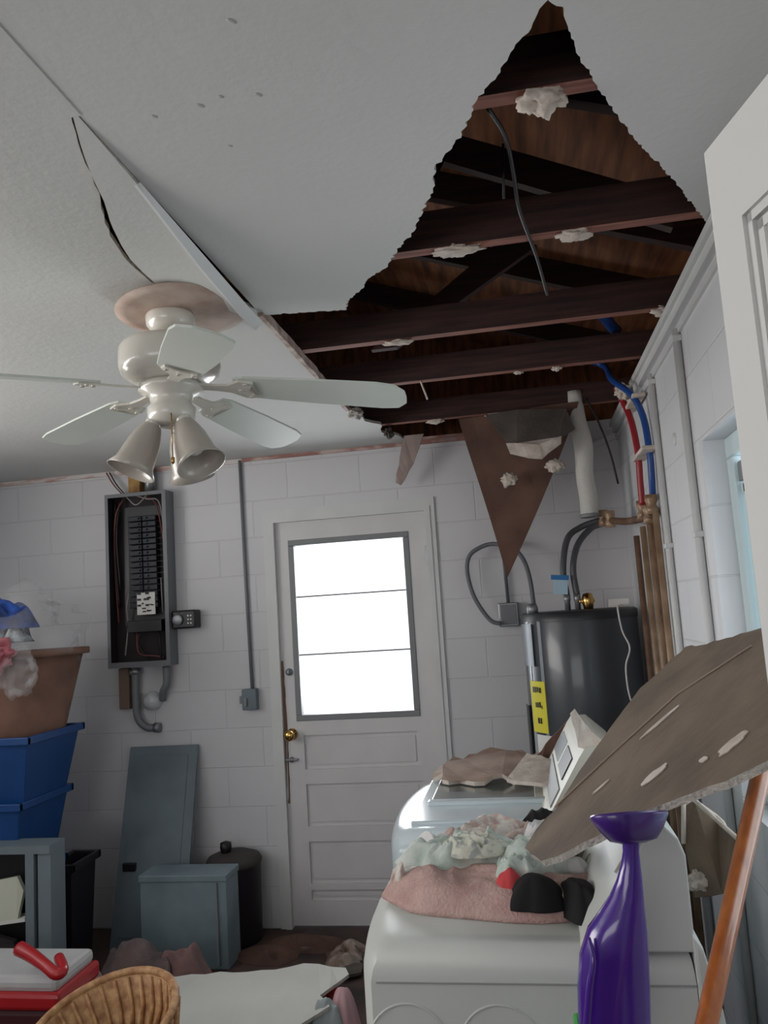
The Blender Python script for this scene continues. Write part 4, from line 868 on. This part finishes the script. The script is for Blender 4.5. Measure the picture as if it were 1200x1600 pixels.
b = B(); b.lathe([(.325, 0), (.345, .0), (.345, .03), (.325, .03), (.325, 0)], (-2.44, 3.57, 1.48), seg=36, sq=.75); b.build('tub_rim', card, t_)
heap('blue_garment', (-2.43, 3.48, 1.62), .17, .12, .15, 61, cl_blue, rough=.9, label='dark blue garment bunched at the top of the plastic bag', cat='garment')
heap('patterned_garment', (-2.37, 3.44, 1.555), .10, .08, .12, 64, cl_navy, rough=1, label='grey speckled garment in the bag below the blue one', cat='garment')
clump('rose_garment', (-2.40, 3.31, 1.50), .10, 66, cl_rose, sc=(1.15, .7, .8), rough=.5, label='rose pink garment spilling from the front of the bag', cat='garment')
clump('plastic_bag', (-2.42, 3.57, 1.60), .25, 68, bag_m, sc=(1.15, .9, .82), rough=.38, label='crumpled clear plastic bag of clothes on the brown tub', cat='plastic bag')
clump('plastic_bag', (-2.27, 3.33, 1.42), .10, 71, bag_m, sc=(.9, .5, 1.0), rough=.5, label='loose clear plastic corner hanging over the tub front', cat='plastic bag')

# grey framed unit with dark interior
t_ = thing('drawer_frame', 'pale grey framed open cabinet with papers inside, left foreground', 'cabinet', (-2.5, 3.3, 0))
fx0, fx1, fy0, fy1, fz0, fz1 = -2.75, -2.10, 3.30, 3.42, 0.0, .68
b = B()
zb, zt_ = fz0+.1, fz1-.035
for lo, hi in [((fx0, fy0, zb), (fx0+.02, fy1-.01, zt_)), ((fx1-.115, fy0, zb), (fx1-.075, fy1-.01, zt_)), ((fx1-.06, fy0+.008, zb), (fx1, fy1-.01, zt_)), ((fx0, fy0, zt_), (fx1, fy1, fz1)), ((fx0, fy0, fz0), (fx1, fy1, zb)), ((fx0, fy1-.01, zb), (fx1, fy1, zt_))]: b.box(lo, hi)
b.build('cabinet_frame', mat('frame_pale_grey', (120, 132, 138), .5, var=.1), t_)
b = B(); b.box((fx0+.02, fy1-.02, .1), (fx1-.13, fy1-.011, fz1-.035)); b.build('cabinet_back', black, t_)
b = B(); b.box((fx0+.02, fy0+.02, .33), (fx1-.13, fy1-.02, .345), rot=Matrix.Rotation(-.12, 3, 'Y')); b.build('shelf', white_lab, t_)
b = B(); b.prism([V(-2.40, 3.32, .36), V(-2.27, 3.32, .36), V(-2.25, 3.34, .48), V(-2.28, 3.34, .54), V(-2.40, 3.34, .52)], (0, .02, 0)); b.build('paper_bundle', mat('cream_paper', (206, 208, 190), .8), label='cream papers standing in the grey open cabinet', cat='papers')
b = B(); b.prism([V(-2.42, 3.33, .11), V(-2.25, 3.33, .11), V(-2.30, 3.34, .27), V(-2.42, 3.34, .30)], (0, .03, 0)); b.build('paper_bundle', mat('dark_folder', (50, 46, 48), .8), label='dark folder slumped in the bottom of the grey open cabinet', cat='folder')

# red tub with white lid and red handle
t_ = thing('red_bin', 'red bin with white top and raised red handle, lower left', 'bin', (-2.04, 2.89, 0))
rx0, rx1, ry0, ry1 = -2.35, -1.735, 2.76, 3.02
b = B(); b.box((rx0, ry0, 0), (rx1, ry1, .27), .02); b.build('bin_body', mat('dark_red_brown', (70, 22, 28), .6), t_)
b = B(); b.box((rx0-.015, ry0-.015, .27), (rx1+.015, ry1+.015, .33), .015); b.build('bin_rim', red_m, t_)
b = B(); b.box((rx0, ry0, .325), (rx1, ry1, .38), .02); b.build('bin_top', mat('white_lid', (196, 196, 196), .5, var=.1), t_, label='white top')
b = B(); b.tube([ony(30, 1482, 2.80), ony(48, 1492, 2.78), ony(70, 1508, 2.74), ony(88, 1522, 2.72), ony(99, 1515, 2.74), ony(92, 1496, 2.80)], [.026, .024, .02, .02, .018, .018], 12, smoothn=6); b.build('bin_handle', red_m, t_)

# wicker basket
t_ = thing('wicker_basket', 'shallow round wicker basket tilted on the floor pile, lower left', 'basket', (-1.44, 2.52, .15))
ax = V(-.16, -.28, 1).normalized(); bc = V(-1.40, 2.54, .20); R0 = .245
b = B(); b.lathe([(0, .0), (R0*.72, 0), (R0*.86, .06), (R0, .16), (R0-.012, .16), (R0*.84, .06), (R0*.7, .012), (0, .012)], bc, ax, 48); b.build('basket_body', wicker, t_)
u = ax.orthogonal().normalized(); v = ax.cross(u)
b = B(); pts = []
b.tube([bc+ax*.16+(u*math.cos(a)+v*math.sin(a))*(R0-.003) for a in [2*math.pi*i/60 for i in range(61)]], .013, 8, cap=False); b.build('basket_rim', wicker, t_)
for k in range(30):
    a = 2*math.pi*k/30; r1 = lambda r, h, q=0: bc+ax*h+(u*math.cos(a+q)+v*math.sin(a+q))*r
    b = B(); b.tube([r1(R0*.72+.004, .0), r1(R0*.87+.004, .06), r1(R0+.003, .15)], .009, 6); b.tube([r1(R0*.70-.008, .016), r1(R0*.84-.006, .06), r1(R0-.016, .15)], .007, 6); b.build('basket_stake', wicker, t_)
heap('green_cloth', tuple(bc+V(-.02, -.05, .02)), .16, .12, .09, 77, green_m, rough=.6, label='bright green cloth lying inside the wicker basket', cat='cloth')
t_ = thing('dark_basket', 'dark round basket with pale rim cut off at the bottom left corner', 'basket', (-1.76, 2.5, 0))
bc2 = V(-1.76, 2.50, 0)
b = B(); b.lathe([(0, .0), (.11, 0), (.135, .24), (.125, .24), (.10, .02), (0, .02)], bc2, seg=36); b.build('basket_body', black_bin, t_)
b = B(); b.tube([bc2+V(.132*math.cos(a), .132*math.sin(a), .24) for a in [2*math.pi*i/40 for i in range(41)]], .009, 8, cap=False); b.build('basket_rim', mat('dull_straw', (120, 104, 84), .7), t_, label='pale straw rim')

# ------------------------------------------------------------------ debris on the floor
b = B(); pl = [onz(228, 1530, .16), onz(300, 1522, .16), onz(430, 1515, .16), onz(475, 1505, .16), onz(540, 1512, .16), onz(545, 1522, .16), onz(500, 1555, .14), onz(515, 1572, .14), onz(470, 1600, .12), onz(440, 1625, .12), onz(230, 1640, .12)]
b.prism(ragged(pl, .010, .05, 22), (0, 0, -.013), (0, 1, 1)); b.build('drywall_sheet', [mat('drywall_face', (208, 208, 202), .8, var=.08, vscale=4), core_m], label='big white drywall sheet lying flat on the floor debris', cat='drywall')
deb = [((480, 1478, .1), .22, .10, .05, brownpaper2, 'brown debris mound on the floor in front of the back door'),
       ((420, 1495, .05), .16, .10, .04, brownpaper2, 'low brown debris heap between the canister and the door debris'),
       ((545, 1500, .05), .10, .16, .07, mat('rubble_mix', (110, 84, 74), .9, rgb2=(170, 156, 146), vscale=12), 'mixed rubble heap against the washing machine')]
for k, ((px, py, z), rx, ry, h, m, l) in enumerate(deb):
    p = onz(px, py, 0); heap('debris_heap', (p.x, min(p.y, D-.2), 0), rx, ry, h, 80+k, m, rough=1.3, label=l, cat='debris', group='debris heaps on the floor')
for k, (px, py, rx, ry, h, m, l) in enumerate([(215, 1555, .20, .12, .22, insul, 'grey brown crumpled rag heap behind the wicker basket'),
        (295, 1550, .19, .09, .19, mat('dusty_pink_rag', (150, 116, 112), .95, rgb2=(110, 92, 92), vscale=6, bump=.4), 'dusty pink crumpled rag heap by the squat grey box'),
        (130, 1590, .14, .11, .2, mat('speckled_rag', (90, 66, 72), .95, rgb2=(180, 150, 150), vscale=18), 'small speckled rag heap between the red bin and wicker basket')]):
    p = onz(px, py, 0); heap('rag_heap', (p.x, p.y, 0), rx, ry, h, 90+k, m, rough=1.0, fs=.6, label=l, cat='rags', group='rag heaps on the floor')
p = onz(548, 1570, .1); heap('pink_cloth', (p.x-.03, p.y-.0, 0), .07, .10, .17, 97, mat('pale_pink_cloth', (200, 160, 164), .9), rough=.6, label='pale pink cloth wedged against the foot of the dryer', cat='cloth')
p = onz(528, 1555, .1); heap('red_cloth', (p.x-.04, p.y+.02, 0), .07, .06, .13, 98, mat('deep_red_cloth', (150, 44, 50), .9), rough=.7, label='dark red cloth scrap at the ragged end of the floor drywall', cat='cloth')
p = onz(520, 1585, .1); heap('grey_cloth', (p.x-.03, p.y, 0), .09, .06, .15, 99, mat('pale_grey_cloth', (160, 166, 168), .9), rough=.7, label='pale grey cloth under the ragged end of the floor drywall', cat='cloth')
r_ = random.Random(11)
for k in range(9):
    x = r_.uniform(-2.1, -.6); y = r_.uniform(3.6, 4.05); s = r_.uniform(.04, .10); a0 = r_.uniform(0, 6)
    if -1.95 < x < -1.38 and y > 3.6: x = r_.uniform(-1.3, -.65)
    b = B(); b.prism(ragged([V(x+s*math.cos(a0+q)*r_.uniform(.6, 1.1), y+s*math.sin(a0+q)*r_.uniform(.6, 1.1), .004+.006*(k%3)) for q in (0, 1.2, 2.4, 3.6, 4.9)], .003, .02, k), (0, 0, .012)); b.build('drywall_crumb', [brownpaper2, brownpaper, greypaper][k % 3], label='small broken brown drywall crumb lying on the floor before the back door', cat='drywall', group='drywall crumbs on the floor')

for o in bpy.data.objects:
    if '_o' in o: del o['_o']
